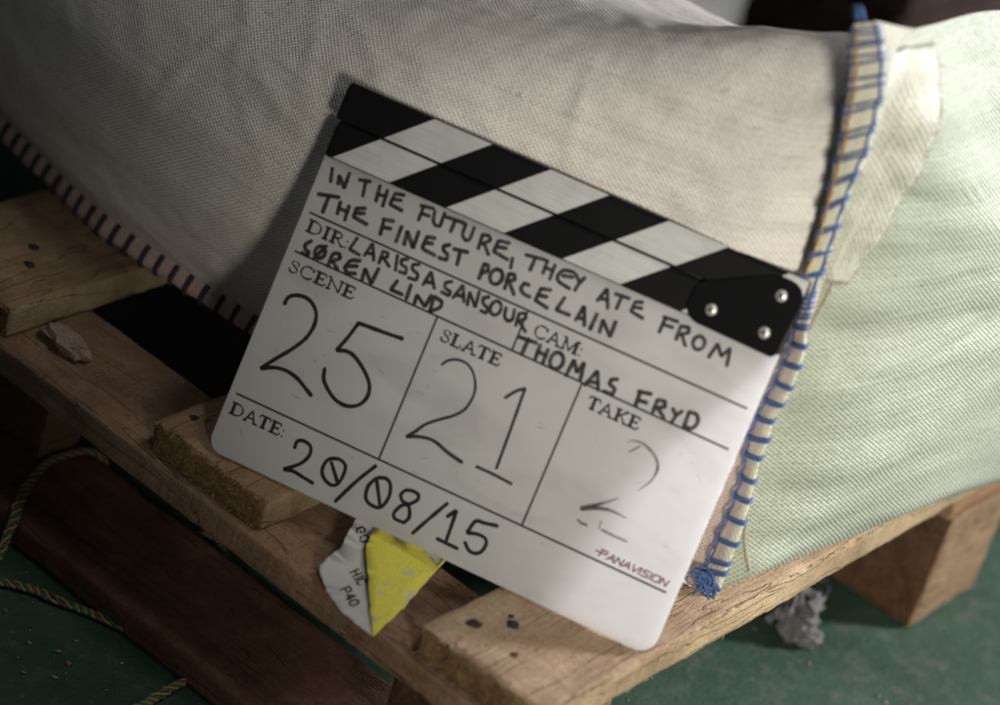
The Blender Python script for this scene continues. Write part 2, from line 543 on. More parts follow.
# sections (y, z) with the same thirteen control points
SEC = {
    0.205: [(0.152, B0), (0.141, 0.05), (0.138, 0.11), (0.147, 0.18), (0.158, 0.245), (0.174, 0.300), (0.198, 0.325), (0.24, 0.316), (0.31, 0.285), (0.43, 0.24), (0.55, 0.13), (0.56, B0), (0.35, B0)],
    0.15: [(0.146, B0), (0.126, 0.05), (0.122, 0.11), (0.136, 0.18), (0.147, 0.235), (0.166, 0.283), (0.194, 0.305), (0.24, 0.296), (0.31, 0.266), (0.42, 0.22), (0.52, 0.12), (0.53, B0), (0.34, B0)],
    0.08: [(0.139, B0), (0.113, 0.05), (0.104, 0.105), (0.116, 0.17), (0.128, 0.215), (0.156, 0.258), (0.194, 0.276), (0.25, 0.266), (0.33, 0.240), (0.43, 0.195), (0.50, 0.10), (0.49, B0), (0.32, B0)],
    -0.03: [(0.128, B0), (0.100, 0.045), (0.086, 0.095), (0.086, 0.155), (0.098, 0.195), (0.136, 0.228), (0.190, 0.243), (0.25, 0.245), (0.34, 0.225), (0.44, 0.175), (0.505, 0.09), (0.49, B0), (0.32, B0)],
    -0.20: [(0.119, B0), (0.096, 0.035), (0.084, 0.080), (0.088, 0.130), (0.106, 0.165), (0.145, 0.198), (0.20, 0.212), (0.26, 0.215), (0.35, 0.200), (0.45, 0.155), (0.51, 0.08), (0.50, B0), (0.32, B0)],
    -0.36: [(0.147, B0), (0.122, 0.035), (0.108, 0.080), (0.112, 0.130), (0.130, 0.165), (0.168, 0.195), (0.22, 0.210), (0.28, 0.212), (0.36, 0.200), (0.45, 0.155), (0.51, 0.08), (0.50, B0), (0.33, B0)],
    -0.62: [(0.165, B0), (0.142, 0.035), (0.128, 0.075), (0.135, 0.120), (0.155, 0.155), (0.19, 0.180), (0.24, 0.192), (0.29, 0.194), (0.36, 0.182), (0.44, 0.14), (0.49, 0.07), (0.48, B0), (0.33, B0)],
    -0.76: [(0.23, B0 + .03), (0.22, 0.05), (0.22, 0.07), (0.225, 0.09), (0.235, 0.105), (0.25, 0.115), (0.27, 0.12), (0.30, 0.12), (0.34, 0.115), (0.38, 0.10), (0.41, 0.07), (0.40, B0 + .03), (0.32, B0 + .03)],
}
XS = sorted(SEC)
NL = 18                      # points per control span round the loop
stations = []
keys = [[(x, y, z) for (y, z) in SEC[x]] for x in XS] + [SEAM]


def loop_of(pts):
    # open curve starting and ending at the front foot so that the bottom edge stays sharp
    return catmull(list(pts) + [pts[0]], NL)


loops = [loop_of(k) for k in keys]
NP = len(loops[0])
# interpolate along the sack between key loops
rows = []
spans = [6, 30, 26, 34, 30, 22, 20, 18]
KL = [np.array(l) for l in loops]
for i in range(len(KL) - 1):
    p0 = KL[max(i - 1, 0)]
    p1, p2 = KL[i], KL[i + 1]
    p3 = KL[min(i + 2, len(KL) - 1)]
    xs = [float(np.mean(q[:, 0])) for q in (p0, p1, p2, p3)]
    d01 = max(xs[1] - xs[0], 1e-6)
    d12 = xs[2] - xs[1]
    d23 = max(xs[3] - xs[2], 1e-6)
    m1 = (p2 - p0) / (d01 + d12) * d12 if i > 0 else (p2 - p1)
    m2 = (p3 - p1) / (d12 + d23) * d12 if i + 2 < len(KL) else (p2 - p1)
    nsp = spans[i]
    for k in range(nsp + (1 if i == len(KL) - 2 else 0)):
        t = k / nsp
        t2, t3 = t * t, t ** 3
        rows.append((2 * t3 - 3 * t2 + 1) * p1 + (t3 - 2 * t2 + t) * m1 + (-2 * t3 + 3 * t2) * p2 + (t3 - t2) * m2)
G = np.array(rows)                         # rows x NP x 3
NRW = len(G)
# normals by finite differences
du = np.gradient(G, axis=0)
dv = np.gradient(G, axis=1)
NN = np.cross(du, dv)
NN /= np.linalg.norm(NN, axis=2, keepdims=True) + 1e-12
cen = np.array([0, 0.31, 0.12])
sgn = np.sign(np.sum(NN[:, NL * 3] * (G[:, NL * 3] - cen) * np.array([0, 1, 1])))
NN *= sgn
arc = np.zeros((NRW, NP))
arc[:, 1:] = np.cumsum(np.linalg.norm(np.diff(G, axis=1), axis=2), axis=1)
D = np.zeros((NRW, NP))
for i in range(NRW):
    for j in range(NP):
        x, y, z = G[i, j]
        if z < 0.006:
            continue
        a = arc[i, j]
        edge = min(1.0, (NRW - 1 - i) / 10.0) * min(1.0, z / 0.03)
        h = 0.0050 * noise.noise(Vector((x * 7.0, a * 11.0, 1.0)))
        h += 0.0016 * noise.noise(Vector((x * 5.0 + a * 3, a * 40.0, 5.0)))
        q = noise.noise(Vector((x * 10.0, a * 26.0 + x * 12, 9.0)))
        h += 0.0022 * (1 - min(1, abs(q) * 6)) * max(0, noise.noise(Vector((x * 4, a * 6, 2.0))) + 0.25)
        h += 0.0007 * noise.noise(Vector((x * 60, a * 70, 3.0)))
        for (cx0, ca0, ang, ln, dp) in ((0.085, 0.250, 1.9, 0.05, 0.0012), (0.16, 0.200, 0.25, 0.07, 0.0014), (0.19, 0.125, 0.1, 0.06, 0.0016), (-0.15, 0.16, 1.2, 0.06, 0.0013), (0.02, 0.22, 0.3, 0.08, 0.0012)):
            ex, ea = x - cx0, a - ca0
            uu, vv = ex * math.cos(ang) + ea * math.sin(ang), -ex * math.sin(ang) + ea * math.cos(ang)
            if abs(uu) < ln:
                h += dp * math.exp(-(vv / 0.004) ** 2) * (1 - (uu / ln) ** 2)
        right = min(1, max(0, (x - 0.05) / 0.18))
        h += right * 0.0024 * math.sin(a * 190 + 6 * noise.noise(Vector((x * 9, a * 9, 7)))) * (0.5 + noise.noise(Vector((x * 14, a * 18, 12))))
        D[i, j] = h * edge
G2 = G + NN * D[..., None]
# tuck the cloth in just before the stitched edge
for i in range(NRW - 7, NRW):
    t = (i - (NRW - 7)) / 6
    k = math.sin(math.pi * min(t, 1)) * 0.006
    for j in range(NP):
        if G[i, j, 2] > 0.012:
            G2[i, j] -= NN[i, j] * k * (0.25 + math.exp(-((G[i, j, 2] - 0.235) / 0.05) ** 2))
V = G2.reshape(-1, 3)
UV = np.zeros((NRW * NP, 2))
xm = np.concatenate([[0], np.cumsum(np.linalg.norm(np.diff(G[:, NL * 3], axis=0), axis=1))])
# v is measured from the front foot of each section: rows of the cloth follow the sack
UV[:, 0] = np.repeat(xm, NP)
UV[:, 1] = (arc * (arc[:, -1:].mean() / arc[:, -1:]) ** 0.35).ravel()
F = []
for i in range(NRW - 1):
    for j in range(NP - 1):
        a = i * NP + j
        F.append([a, a + NP, a + NP + 1, a + 1])
F.append(list(range(NP))[::-1])
front = rel(put('body', V, F, M['sack'], uvs=UV), sack)
# end panel: rings shrinking from the seam to the middle, bulging to the right
loopE = np.array(G2[-1])
cE = np.array([0.250, 0.375, 0.165])
RG = [1.0, 0.985, 0.965, 0.94, 0.91, 0.88] + [0.88 * (1 - k / 26) for k in range(1, 26)] + [0.0]
VE, UE, FE = [], [], []
for r in RG[:-1]:
    for j in range(NP - 1):
        p = cE + (loopE[j] - cE) * r
        p[0] = loopE[j][0] * r + cE[0] * (1 - r) + 0.030 * (1 - r ** 3.2)
        if p[2] < 0.03:
            p[0] += 0.012 * (1 - p[2] / 0.03) * (1 - r) * 4
        h = 0.0045 * noise.noise(Vector((p[1] * 9, p[2] * 13, 4))) + 0.0028 * noise.noise(Vector((p[1] * 7, p[2] * 46, 8)))
        qq = noise.noise(Vector((p[1] * 8 + p[2] * 9, p[2] * 24 - p[1] * 6, 15)))
        h -= 0.0012 * (1 - min(1, abs(qq) * 7))
        h += 0.0014 * math.sin(p[2] * 150 + 5 * noise.noise(Vector((p[1] * 8, p[2] * 8, 3)))) * (0.4 + noise.noise(Vector((p[1] * 12, p[2] * 12, 6))))
        p[0] += h * min(1, (1 - r) * 12)
        VE.append(p)
        UE.append((p[1] + 0.25 * (p[2] - 0.15) * 0.12, p[2]))
VE.append(np.array([cE[0] + 0.030, cE[1], cE[2]]))
UE.append((cE[1], cE[2]))
m_ = NP - 1
for k in range(len(RG) - 2):
    for j in range(m_):
        a, b2 = k * m_ + j, k * m_ + (j + 1) % m_
        FE.append([a, b2, b2 + m_, a + m_])
last = (len(RG) - 2) * m_
for j in range(m_):
    FE.append([last + j, last + (j + 1) % m_, len(VE) - 1])
endp = rel(put('end_panel', VE, FE, M['sack_end'], uvs=UE), sack)
endp['label'] = 'pale greenish woven end of the sack'
TE = BVHTree.FromPolygons([Vector(v) for v in VE], FE)


def on_end(y, z, off=0.0):
    h = TE.ray_cast(Vector((0.6, y, z)), Vector((-1, 0, 0)))
    if h[0] is None:
        return Vector((0.2375, y, z))
    return h[0] + Vector((off, -0.35 * off, 0))


# the stitched edge: (t, x, z) of its left and right border, t running down the edge
HL = [(22, .217, .353), (45, .220, .341), (62, .223, .333), (80, .226, .324), (98, .228, .314), (107, .229, .309), (136, .232, .293), (158, .233, .280), (185, .234, .264), (209, .235, .249), (230, .236, .236), (254, .236, .221), (275, .235, .207), (293, .237, .196), (322, .239, .178), (346, .241, .164), (366, .240, .150), (380, .240, .141), (407, .238, .122), (437, .238, .102), (465, .242, .086), (483, .244, .075), (512, .245, .057), (536, .245, .041), (555, .246, .028), (572, .245, .016), (592, .245, .004)]
HR = [(22, .227, .358), (45, .234, .348), (62, .238, .340), (80, .241, .332), (98, .244, .322), (108, .244, .317), (131, .246, .304), (151, .246, .291), (177, .244, .275), (202, .243, .258), (225, .243, .244), (249, .243, .228), (269, .243, .215), (295, .243, .198), (331, .248, .178), (346, .251, .170), (364, .252, .159), (383, .252, .146), (402, .251, .133), (420, .249, .121), (439, .251, .109), (456, .251, .098), (470, .252, .089), (499, .255, .072), (517, .257, .061), (539, .259, .047), (562, .259, .033), (592, .261, .014)]


def hem(side, t, off=0.0):
    T = HL if side == 0 else HR
    tt = [q[0] for q in T]
    x = float(np.interp(t, tt, [q[1] for q in T]))
    z = float(np.interp(t, tt, [q[2] for q in T]))
    up = float(np.interp(t, [270, 340], [1, 0]))       # 1: free edge on the left, 0: free edge on the right
    lift = (up if side == 0 else 1 - up) * 0.0050
    return Vector((x, yh(z) - 0.0075 - lift + off, z))



# sewn band of coarser cloth over the upper part of the end panel
rowsB, uvB = [], []
nz, ny = 60, 14
BZ = [0.20, 0.24, 0.28, 0.31, 0.352]
BY = [0.196, 0.206, 0.216, 0.221, 0.224]
for i in range(nz + 1):
    z = 0.2035 + (0.3405 - 0.2035) * i / nz
    yr = float(np.interp(z, BZ, BY))
    th_ = float(np.interp(z, [q[2] for q in HR][::-1], [q[0] for q in HR][::-1]))
    left = hem(1, th_) + Vector((-0.0012, 0.0015, 0))
    y1 = 0.178 if z < 0.31 else float(np.interp(z, [0.31, 0.35], [0.178, 0.200]))
    for j in range(ny + 1):
        s = j / ny
        y = y1 + (yr - y1) * (s - 0.3) / 0.7
        zz = z + (0.0012 * noise.noise(Vector((y * 300, 1, 1))) if i == 0 else 0) - 0.1 * (max(y, y1) - y1)
        e = 0.0018 + 0.0007 * noise.noise(Vector((y * 260, z * 120, 4)))
        if s >= 0.3:
            p = on_end(y + (0.0008 * noise.noise(Vector((z * 260, 4, 1))) if j == ny else 0), min(zz, 0.341), e)
            p.z = zz if zz < 0.341 else p.z
        else:
            p = left.lerp(on_end(y1, min(z, 0.341), e), s / 0.3)
        rowsB.append(p)
        uvB.append((zz, 0.2 + s * 0.04))
FB = []
for i in range(nz):
    for j in range(ny):
        a = i * (ny + 1) + j
        FB.append([a, a + 1, a + ny + 2, a + ny + 1])
band = rel(put('sewn_band', rowsB, FB, M['band'], uvs=uvB), sack)
sol = band.modifiers.new('thickness', 'SOLIDIFY')
sol.thickness = 0.0012
sol.offset = -1
VV, FF2, UU = [], [], []
NQ = 30
for i in range(NQ + 1):
    s = i / NQ
    A = hem(1, 150 - 128 * s) + Vector((-0.001, 0.001, 0))
    B = Vector(loopE[int((4.4 + 2.1 * s) * NL)]) + Vector((0.002, 0, 0.001))
    for j in range(6):
        u = j / 5
        p = A.lerp(B, u) + Vector((0.003 * math.sin(math.pi * u), -0.002 * math.sin(math.pi * u), 0.001 * math.sin(math.pi * u)))
        VV.append(p)
        UU.append((0.4 + s * 0.08, 0.2 + u * 0.03))
for i in range(NQ):
    for j in range(5):
        a = i * 6 + j
        FF2.append([a, a + 1, a + 7, a + 6])
rel(put('top_fold', VV, FF2, M['band'], uvs=UU), sack)
# frayed ridges: the edge of the band and the line below it
V, F = [], []
for pts in ([on_end(float(np.interp(z, BZ, BY)) + 0.0006 * noise.noise(Vector((z * 400, 0, 2))), z - 0.002, 0.001) for z in np.linspace(0.204, 0.339, 70)],
            [on_end(y, 0.2030 - 0.1 * (y - 0.1755) + 0.0005 * noise.noise(Vector((y * 900, 0, 2))), 0.001) for y in np.linspace(0.176, 0.1965, 16)]):
    tube(pts, [0.00030 * (1 + 0.7 * noise.noise(Vector((i * 0.7, 3, 3)))) for i in range(len(pts))], 6, V, F)
rf = random.Random(77)
for q in range(150):
    z = rf.uniform(0.204, 0.335)
    b0 = on_end(float(np.interp(z, BZ, BY)) + rf.uniform(-0.001, 0.0006), z, 0.0014)
    d = Vector((rf.uniform(0.1, 0.7), rf.uniform(-0.3, 1.0), rf.uniform(-1.0, 0.6))) * rf.uniform(0.001, 0.0042)
    tube([b0, b0 + d * 0.5 + Vector((0.0004, 0, 0)), b0 + d], 0.00013, 3, V, F)
rel(put('band_edge_thread', V, F, M['fray']), sack)
V, F = [], []
pts = []
for z in np.linspace(0.203, 0.018, 90):
    y = np.interp(z, [0.018, 0.06, 0.12, 0.17, 0.203], [0.180, 0.176, 0.1785, 0.182, 0.187]) + 0.0012 * noise.noise(Vector((z * 150, 2, 2)))
    pts.append(on_end(y, z, 0.0006))
tube(pts, [0.0010 * (1 + 0.8 * noise.noise(Vector((i * 0.45, 3, 3)))) for i in range(len(pts))], 6, V, F)
for k in range(60):
    b0 = pts[random.randrange(4, 86)]
    d = Vector((0.6, random.uniform(-1, 1), random.uniform(-1, 1))) * random.uniform(0.001, 0.003)
    tube([b0, b0 + d * 0.6, b0 + d + Vector((0.0004, 0, -0.0008))], 0.00016, 4, V, F)
rel(put('frayed_ridge', V, F, M['fray']), sack)

Vh, Fh, Uh = [], [], []
NT, NW = 150, 6
for layer in (0, 1):
    for i in range(NT + 1):
        t = 22 + (592 - 22) * i / NT
        a, b2 = hem(0, t), hem(1, t)
        for j in range(NW + 1):
            s = j / NW
            p = a.lerp(b2, s)
            th = 0.0008 * math.sin(math.pi * (0.12 + 0.76 * s)) + 0.0009 * noise.noise(Vector((t * 0.07, s * 2.5, 1.0)))
            p.y += (-th if layer == 0 else th + 0.001)
            Vh.append(p)
            Uh.append((t * 0.0006, s * 0.016))
st = (NT + 1) * (NW + 1)
for layer in (0, 1):
    for i in range(NT):
        for j in range(NW):
            a = layer * st + i * (NW + 1) + j
            f = [a, a + 1, a + NW + 2, a + NW + 1]
            Fh.append(f if layer else f[::-1])
for i in range(NT):
    for j in (0, NW):
        a = i * (NW + 1) + j
        Fh.append([a, a + NW + 1, a + NW + 1 + st, a + st])
for i in (0, NT):
    for j in range(NW):
        a = i * (NW + 1) + j
        Fh.append([a, a + 1, a + 1 + st, a + st])
slots = []
for f in Fh:
    i = (f[0] % st) // (NW + 1)
    j = (f[0] % st) % (NW + 1)
    t = 22 + (592 - 22) * i / NT
    slots.append(1 if (t < 290 and j >= 1) or (t >= 330 and j >= NW - 2) else 0)
hemo = rel(fix_normals(put('stitched_edge', Vh, Fh, [M['hem'], M['hem_edge']], slots=slots, uvs=Uh)), sack)
# cloth strip filling between stitched edge and body on the lower left
Vf, Ff, Uf = [], [], []
for i in range(61):
    z = 0.004 + (0.20 - 0.004) * i / 60
    t = float(np.interp(z, [q[2] for q in HL][::-1], [q[0] for q in HL][::-1]))
    a = hem(0, t, 0.0015)
    for j in range(5):
        s = j / 4
        p = Vector((a.x + 0.001 - 0.020 * s, a.y + 0.004 * s + 0.002 * noise.noise(Vector((z * 60, s * 3, 1))), z))
        Vf.append(p)
        Uf.append((z, s * 0.02))
for i in range(60):
    for j in range(4):
        a = i * 5 + j
        Ff.append([a, a + 1, a + 6, a + 5])
o = rel(put('seam_allowance', Vf, Ff, M['hem'], uvs=Uf), sack)
sd = o.modifiers.new('thickness', 'SOLIDIFY')
sd.thickness = 0.0012
sd.offset = 0


def stitch_pts(tl, tr, front_off=-0.0023):
    a, b2 = hem(0, tl), hem(1, tr)
    dx = (b2 - a).normalized() * 0.0008
    return [a + Vector((0, 0.003, 0)) - dx * 0.4, a + Vector((0, -0.0008, 0)) - dx, a.lerp(b2, 0.2) + Vector((0, front_off * 0.85, 0)), a.lerp(b2, 0.5) + Vector((0, front_off, 0)),
            a.lerp(b2, 0.8) + Vector((0, front_off * 0.85, 0)), b2 + Vector((0, -0.0008, 0)) + dx, b2 + Vector((0, 0.003, 0)) + dx * 0.4]


ST = [(28, 26), (33, 31), (41, 38), (45, 44), (57, 52), (63, 60), (80, 75), (88, 83), (105, 99), (111, 107), (134, 125), (138, 132), (156, 149), (161, 155), (182, 173), (187, 179), (207, 197), (210, 202),
      (229, 227), (232, 230), (253, 251), (256, 254), (274, 271), (277, 275), (293, 292), (298, 297), (303, 302), (308, 308), (312, 313), (317, 318), (322, 324), (326, 329),
      (341, 343), (361, 364), (379, 384), (398, 401), (415, 420), (434, 438), (453, 457), (474, 478), (495, 499), (516, 519), (536, 540), (556, 561), (566, 571)]
rf = random.Random(17)
for k, (tl, tr) in enumerate(ST):
    tl, tr = tl + rf.uniform(-1.5, 1.5), tr + rf.uniform(-1.5, 1.5)
    low = tl > 335
    r0 = 0.00082 if low else 0.00066
    pp = catmull(stitch_pts(tl, tr), 5)
    V, F = tube(pp, [r0 * (1 + 0.25 * noise.noise(Vector((i * 0.5, k, 1)))) for i in range(len(pp))], 7)
    if low:
        p2 = catmull(stitch_pts(tl + 2.0, tr + 2.6, -0.0024), 5)
        tube(p2, r0 * 0.85, 7, V, F)
    for q in range(10):      # fuzz of the spun thread
        b0 = Vector(pp[rf.randrange(4, len(pp) - 4)])
        d = Vector((rf.uniform(-1, 1), rf.uniform(-1, 0.2), rf.uniform(-1, 1))) * rf.uniform(0.0012, 0.0026)
        tube([b0, b0 + d * 0.6, b0 + d], 0.00011, 3, V, F)
    s = put('stitch', V, F, M['blue'], hemo)
# chain threads along the roots and the orange thread under the upper stitches
V, F = [], []
pp = [hem(1, t, -0.0012) + Vector((0.0012 * math.sin(t * 0.22) * 0.3, 0, 0)) for t in np.linspace(24, 305, 120)]
tube(pp, [0.00085 * (1 + 0.3 * noise.noise(Vector((i * 0.3, 1, 1)))) for i in range(120)], 7, V, F)
put('edge_thread', V, F, M['blue'], hemo)
V, F = [], []
pp = [hem(0, t, -0.0022) + Vector((0.0009 * math.sin((t - 341) / 19.5 * 2 * math.pi), 0, 0)) for t in np.linspace(330, 578, 130)]
tube(pp, [0.0007 * (1 + 0.3 * noise.noise(Vector((i * 0.3, 1, 1)))) for i in range(130)], 7, V, F)
put('edge_thread', V, F, M['blue'], hemo)
V, F = [], []
pp = [hem(0, t).lerp(hem(1, t), 0.27) + Vector((0, -0.0022 + 0.0005 * math.sin(t * 0.3), 0)) for t in np.linspace(30, 300, 110)]
tube(pp, 0.00055, 6, V, F)
put('orange_thread', V, F, M['orange'], hemo)
# tangled knot of thread at the foot, and the turned-up tip at the top
V, F = [], []
rnd = random.Random(3)
for k in range(15):
    c0 = Vector((0.250 + rnd.uniform(-0.005, 0.006), 0.149 + rnd.uniform(-0.003, 0.003), 0.014 + rnd.uniform(-0.004, 0.006)))
    ax = Vector((rnd.uniform(-1, 1), rnd.uniform(-0.3, 0.3), rnd.uniform(-0.6, 0.6))).normalized() * rnd.uniform(0.004, 0.008)
    up = Vector((rnd.uniform(-.4, .4), rnd.uniform(-0.5, 0.2), 1)).normalized() * rnd.uniform(0.002, 0.0055)
    lp = [c0 + ax * math.cos(a) + up * math.sin(a) for a in np.linspace(0, 2 * math.pi * rnd.uniform(0.6, 1.0), 18)]
    for q in lp:
        q.z = max(q.z, DT + 0.001)
    tube(lp, 0.00085, 6, V, F)
put('thread_knot', V, F, M['blue'], hemo)
V, F = [], []
for k in range(4):
    o3 = Vector((0.0010 * k - 0.003, 0.0008 * k, 0.0003 * k - 0.0006 * math.sin(k * 2.0)))
    pp = catmull([Vector((0.2225, 0.1625, 0.346)) + o3, Vector((0.2185, 0.1635, 0.352)) + o3, Vector((0.2130, 0.167, 0.3565)) + o3 * 0.8, Vector((0.2075, 0.173, 0.3545)) + o3 * 0.6, Vector((0.2040, 0.183, 0.344)) + o3 * 0.5], 6)
    tube(pp, 0.0008, 6, V, F)
put('thread_tip', V, F, M['blue'], hemo)

# stitched seam along the foot of the sack on the left
xs = np.linspace(-0.52, 0.02, 140)


def foot(x):
    return float(np.interp(x, [-0.62, -0.36, -0.20, -0.03, 0.08], [0.165, 0.147, 0.119, 0.128, 0.139]))


V, F, U = [], [], []
prof = [(0.001, 0.014), (-0.005, 0.0135), (-0.0095, 0.0105), (-0.0135, 0.006), (-0.0155, 0.0022), (-0.013, 0.0008), (-0.007, 0.004), (0.002, 0.006)]
for i, x in enumerate(xs):
    wv_ = 0.0012 * noise.noise(Vector((x * 40, 0, 5)))
    for j, (dy, dz) in enumerate(prof):
        V.append((x, foot(x) + dy + wv_, DT + dz + 0.0008 * noise.noise(Vector((x * 90, j, 2)))))
        U.append((x, j * 0.004))
m_ = len(prof)
for i in range(len(xs) - 1):
    for j in range(m_):
        a, b2 = i * m_ + j, i * m_ + (j + 1) % m_
        F.append([a, a + m_, b2 + m_, b2])
F += [list(range(m_)), [(len(xs) - 1) * m_ + j for j in range(m_)][::-1]]
M['foot'] = weave('foot_seam_cloth', (0.55, 0.40, 0.35), (0.28, 0.20, 0.17), (0.30, 0.20, 0.17), p=0.0013)
fs = rel(fix_normals(put('foot_seam', V, F, M['foot'], uvs=U)), sack)
V, F = [], []
tube([(x, foot(x) - 0.0045, DT + 0.0150) for x in xs], 0.0013, 6, V, F)
put('seam_cord', V, F, M['hem'], fs)
x = -0.50
k = 0
while x < 0.0:
    f0 = foot(x)
    pp = catmull([(x - 0.0010, f0 - 0.003, DT + 0.0150), (x, f0 - 0.0055, DT + 0.0148), (x + 0.0008, f0 - 0.0105, DT + 0.0115), (x + 0.0016, f0 - 0.0148, DT + 0.0066), (x + 0.0022, f0 - 0.0168, DT + 0.0024), (x + 0.002, f0 - 0.013, DT + 0.0006)], 4)
    V, F = tube(pp, 0.0015, 6)
    put('stitch', V, F, M['navy'], fs)
    x += 0.0128 * (1 + 0.12 * noise.noise(Vector((k * 0.7, 2, 2))))
    k += 1

V, F = [], []
rf = random.Random(31)
for q in range(26):
    i = rf.randrange(70, NRW - 12)
    j = rf.randrange(NL * 1, NL * 6)
    p0 = Vector(G2[i, j]) + Vector(NN[i, j]) * 0.0006
    tx = Vector(G2[i + 1, j] - G2[i, j]).normalized()
    ty = Vector(G2[i, j + 1] - G2[i, j]).normalized()
    a = rf.gauss(0.2, 0.7)
    l = rf.uniform(0.004, 0.016)
    d = (tx * math.cos(a) + ty * math.sin(a)) * l
    cv = (tx * -math.sin(a) + ty * math.cos(a)) * l * rf.uniform(-0.25, 0.25)
    tube([p0, p0 + d * 0.5 + cv + Vector(NN[i, j]) * 0.0006, p0 + d], rf.uniform(0.00008, 0.00014), 4, V, F)
o = rel(put('loose_fibres', V, F, M['hem_edge'], uvs=[(0, 0)] * len(V)), sack)
o['kind'] = 'stuff'

# ------------------------------------------------------------------ clapperboard
YAW, LEAN = 0.30520393, 0.39271406
e1 = Vector((math.cos(YAW), math.sin(YAW), 0))
nbk = Vector((-math.sin(YAW), math.cos(YAW), 0))
e2 = math.cos(LEAN) * Vector((0, 0, 1)) + math.sin(LEAN) * nbk
e3 = e1.cross(e2)
slate = empty('clapperboard')
slate.matrix_world = Matrix(((e1.x, e2.x, e3.x, 0), (e1.y, e2.y, e3.y, 0), (e1.z, e2.z, e3.z, 0.0003), (0, 0, 0, 1)))
tag(slate, 'white film clapperboard with black striped clap sticks and handwritten take details', 'clapperboard')

m, nt, b = mat('milky_acrylic')
tc = nd(nt, 'ShaderNodeTexCoord').outputs['Object']
sm1 = noise_tex(nt, tc, 22.0, 5.0, 0.65)
sm2 = noise_tex(nt, tc, 160.0, 3.0, 0.6)
scr = noise_tex(nt, nd(nt, 'ShaderNodeVectorMath', {0: tc, 1: (50.0, 700.0, 1.0)}, operation='MULTIPLY').outputs[0], 1.0, 3.0, 0.6)
cc = ramp(nt, sm1, [(0.35, (0.71, 0.71, 0.69)), (0.6, (0.78, 0.78, 0.765))])
sp_ = ramp(nt, sm2, [(0.68, (0, 0, 0)), (0.80, (1, 1, 1))])
cc = mixc(nt, mth(nt, 'MULTIPLY', sp_, 0.25), cc, (0.35, 0.34, 0.33))
wp = noise_tex(nt, nd(nt, 'ShaderNodeVectorMath', {0: tc, 1: (14.0, 38.0, 1.0)}, operation='MULTIPLY').outputs[0], 1.0, 5.0, 0.6, 1.2)
cc = mixc(nt, mth(nt, 'MULTIPLY', ramp(nt, wp, [(0.50, (0, 0, 0)), (0.70, (1, 1, 1))]), 0.5), cc, (0.46, 0.455, 0.45))
sl_ = noise_tex(nt, nd(nt, 'ShaderNodeVectorMath', {0: tc, 1: (120.0, 900.0, 1.0)}, operation='MULTIPLY').outputs[0], 1.0, 2.0, 0.5, 0.5)
cc = mixc(nt, mth(nt, 'MULTIPLY', ramp(nt, sl_, [(0.70, (0, 0, 0)), (0.76, (1, 1, 1))]), 0.25), cc, (0.40, 0.39, 0.38))
b.inputs['Specular IOR Level'].default_value = 0.5
nt.links.new(cc, b.inputs['Base Color'])
nt.links.new(mth(nt, 'MULTIPLY_ADD', scr, 0.28, 0.18), b.inputs['Roughness'])
tr = nd(nt, 'ShaderNodeBsdfTranslucent', {'Color': (0.92, 0.91, 0.92, 1)})
mx = nd(nt, 'ShaderNodeMixShader', {0: 0.62, 1: b.outputs[0], 2: tr.outputs[0]})
nt.links.new(mx.outputs[0], nt.nodes['Material Output'].inputs['Surface'])
M['acrylic'] = m
M['ink'] = plain('marker_ink', (0.012, 0.011, 0.010), 0.55, 0, 0.3, 500, 0.3)


def thin_ink(name, lo, hi, scale=900.0):
    m, nt, b = mat(name)
    tc = nd(nt, 'ShaderNodeTexCoord').outputs['Object']
    b.inputs['Base Color'].default_value = (0.012, 0.010, 0.009, 1)
    b.inputs['Roughness'].default_value = 0.6
    a = noise_tex(nt, tc, scale, 3.0, 0.6)
    a2 = noise_tex(nt, tc, 120.0, 2.0, 0.6)
    s = mth(nt, 'ADD', mth(nt, 'MULTIPLY', a, 0.5), mth(nt, 'MULTIPLY', a2, 0.5))
    al = nd(nt, 'ShaderNodeMapRange', {0: s, 1: 0.36, 2: 0.60, 3: lo, 4: hi}).outputs[0]
    nt.links.new(al, b.inputs['Alpha'])
    return m


M['ink_soft'] = thin_ink('worn_marker_ink', 0.74, 1.0)
M['ink_mid'] = thin_ink('thin_marker_ink', 0.82, 1.0)
M['ink_faint'] = thin_ink('wiped_marker_ink', 0.30, 0.85)
M['ink_ghost'] = thin_ink('ghost_marker_ink', 0.04, 0.30, 300.0)
M['print'] = plain('black_print', (0.010, 0.010, 0.010), 0.5, 0, 0.1)
M['logo'] = plain('red_print', (0.13, 0.012, 0.018), 0.5, 0, 0.2)
M['black'] = plain('black_stick_paint', (0.005, 0.005, 0.0055), 0.38, 0, 0.3, 120, 0.22)
M['plate'] = plain('black_hinge_plate', (0.0025, 0.0025, 0.003), 0.6, 0, 0.3, 200, 0.08)
M['chrome'] = plain('screw_steel', (0.66, 0.64, 0.61), 0.42, 0.65, 0.1)
M['recess'] = plain('screw_recess', (0.015, 0.015, 0.015), 0.7, 0.0, 0.1, 300.0, 0.1)

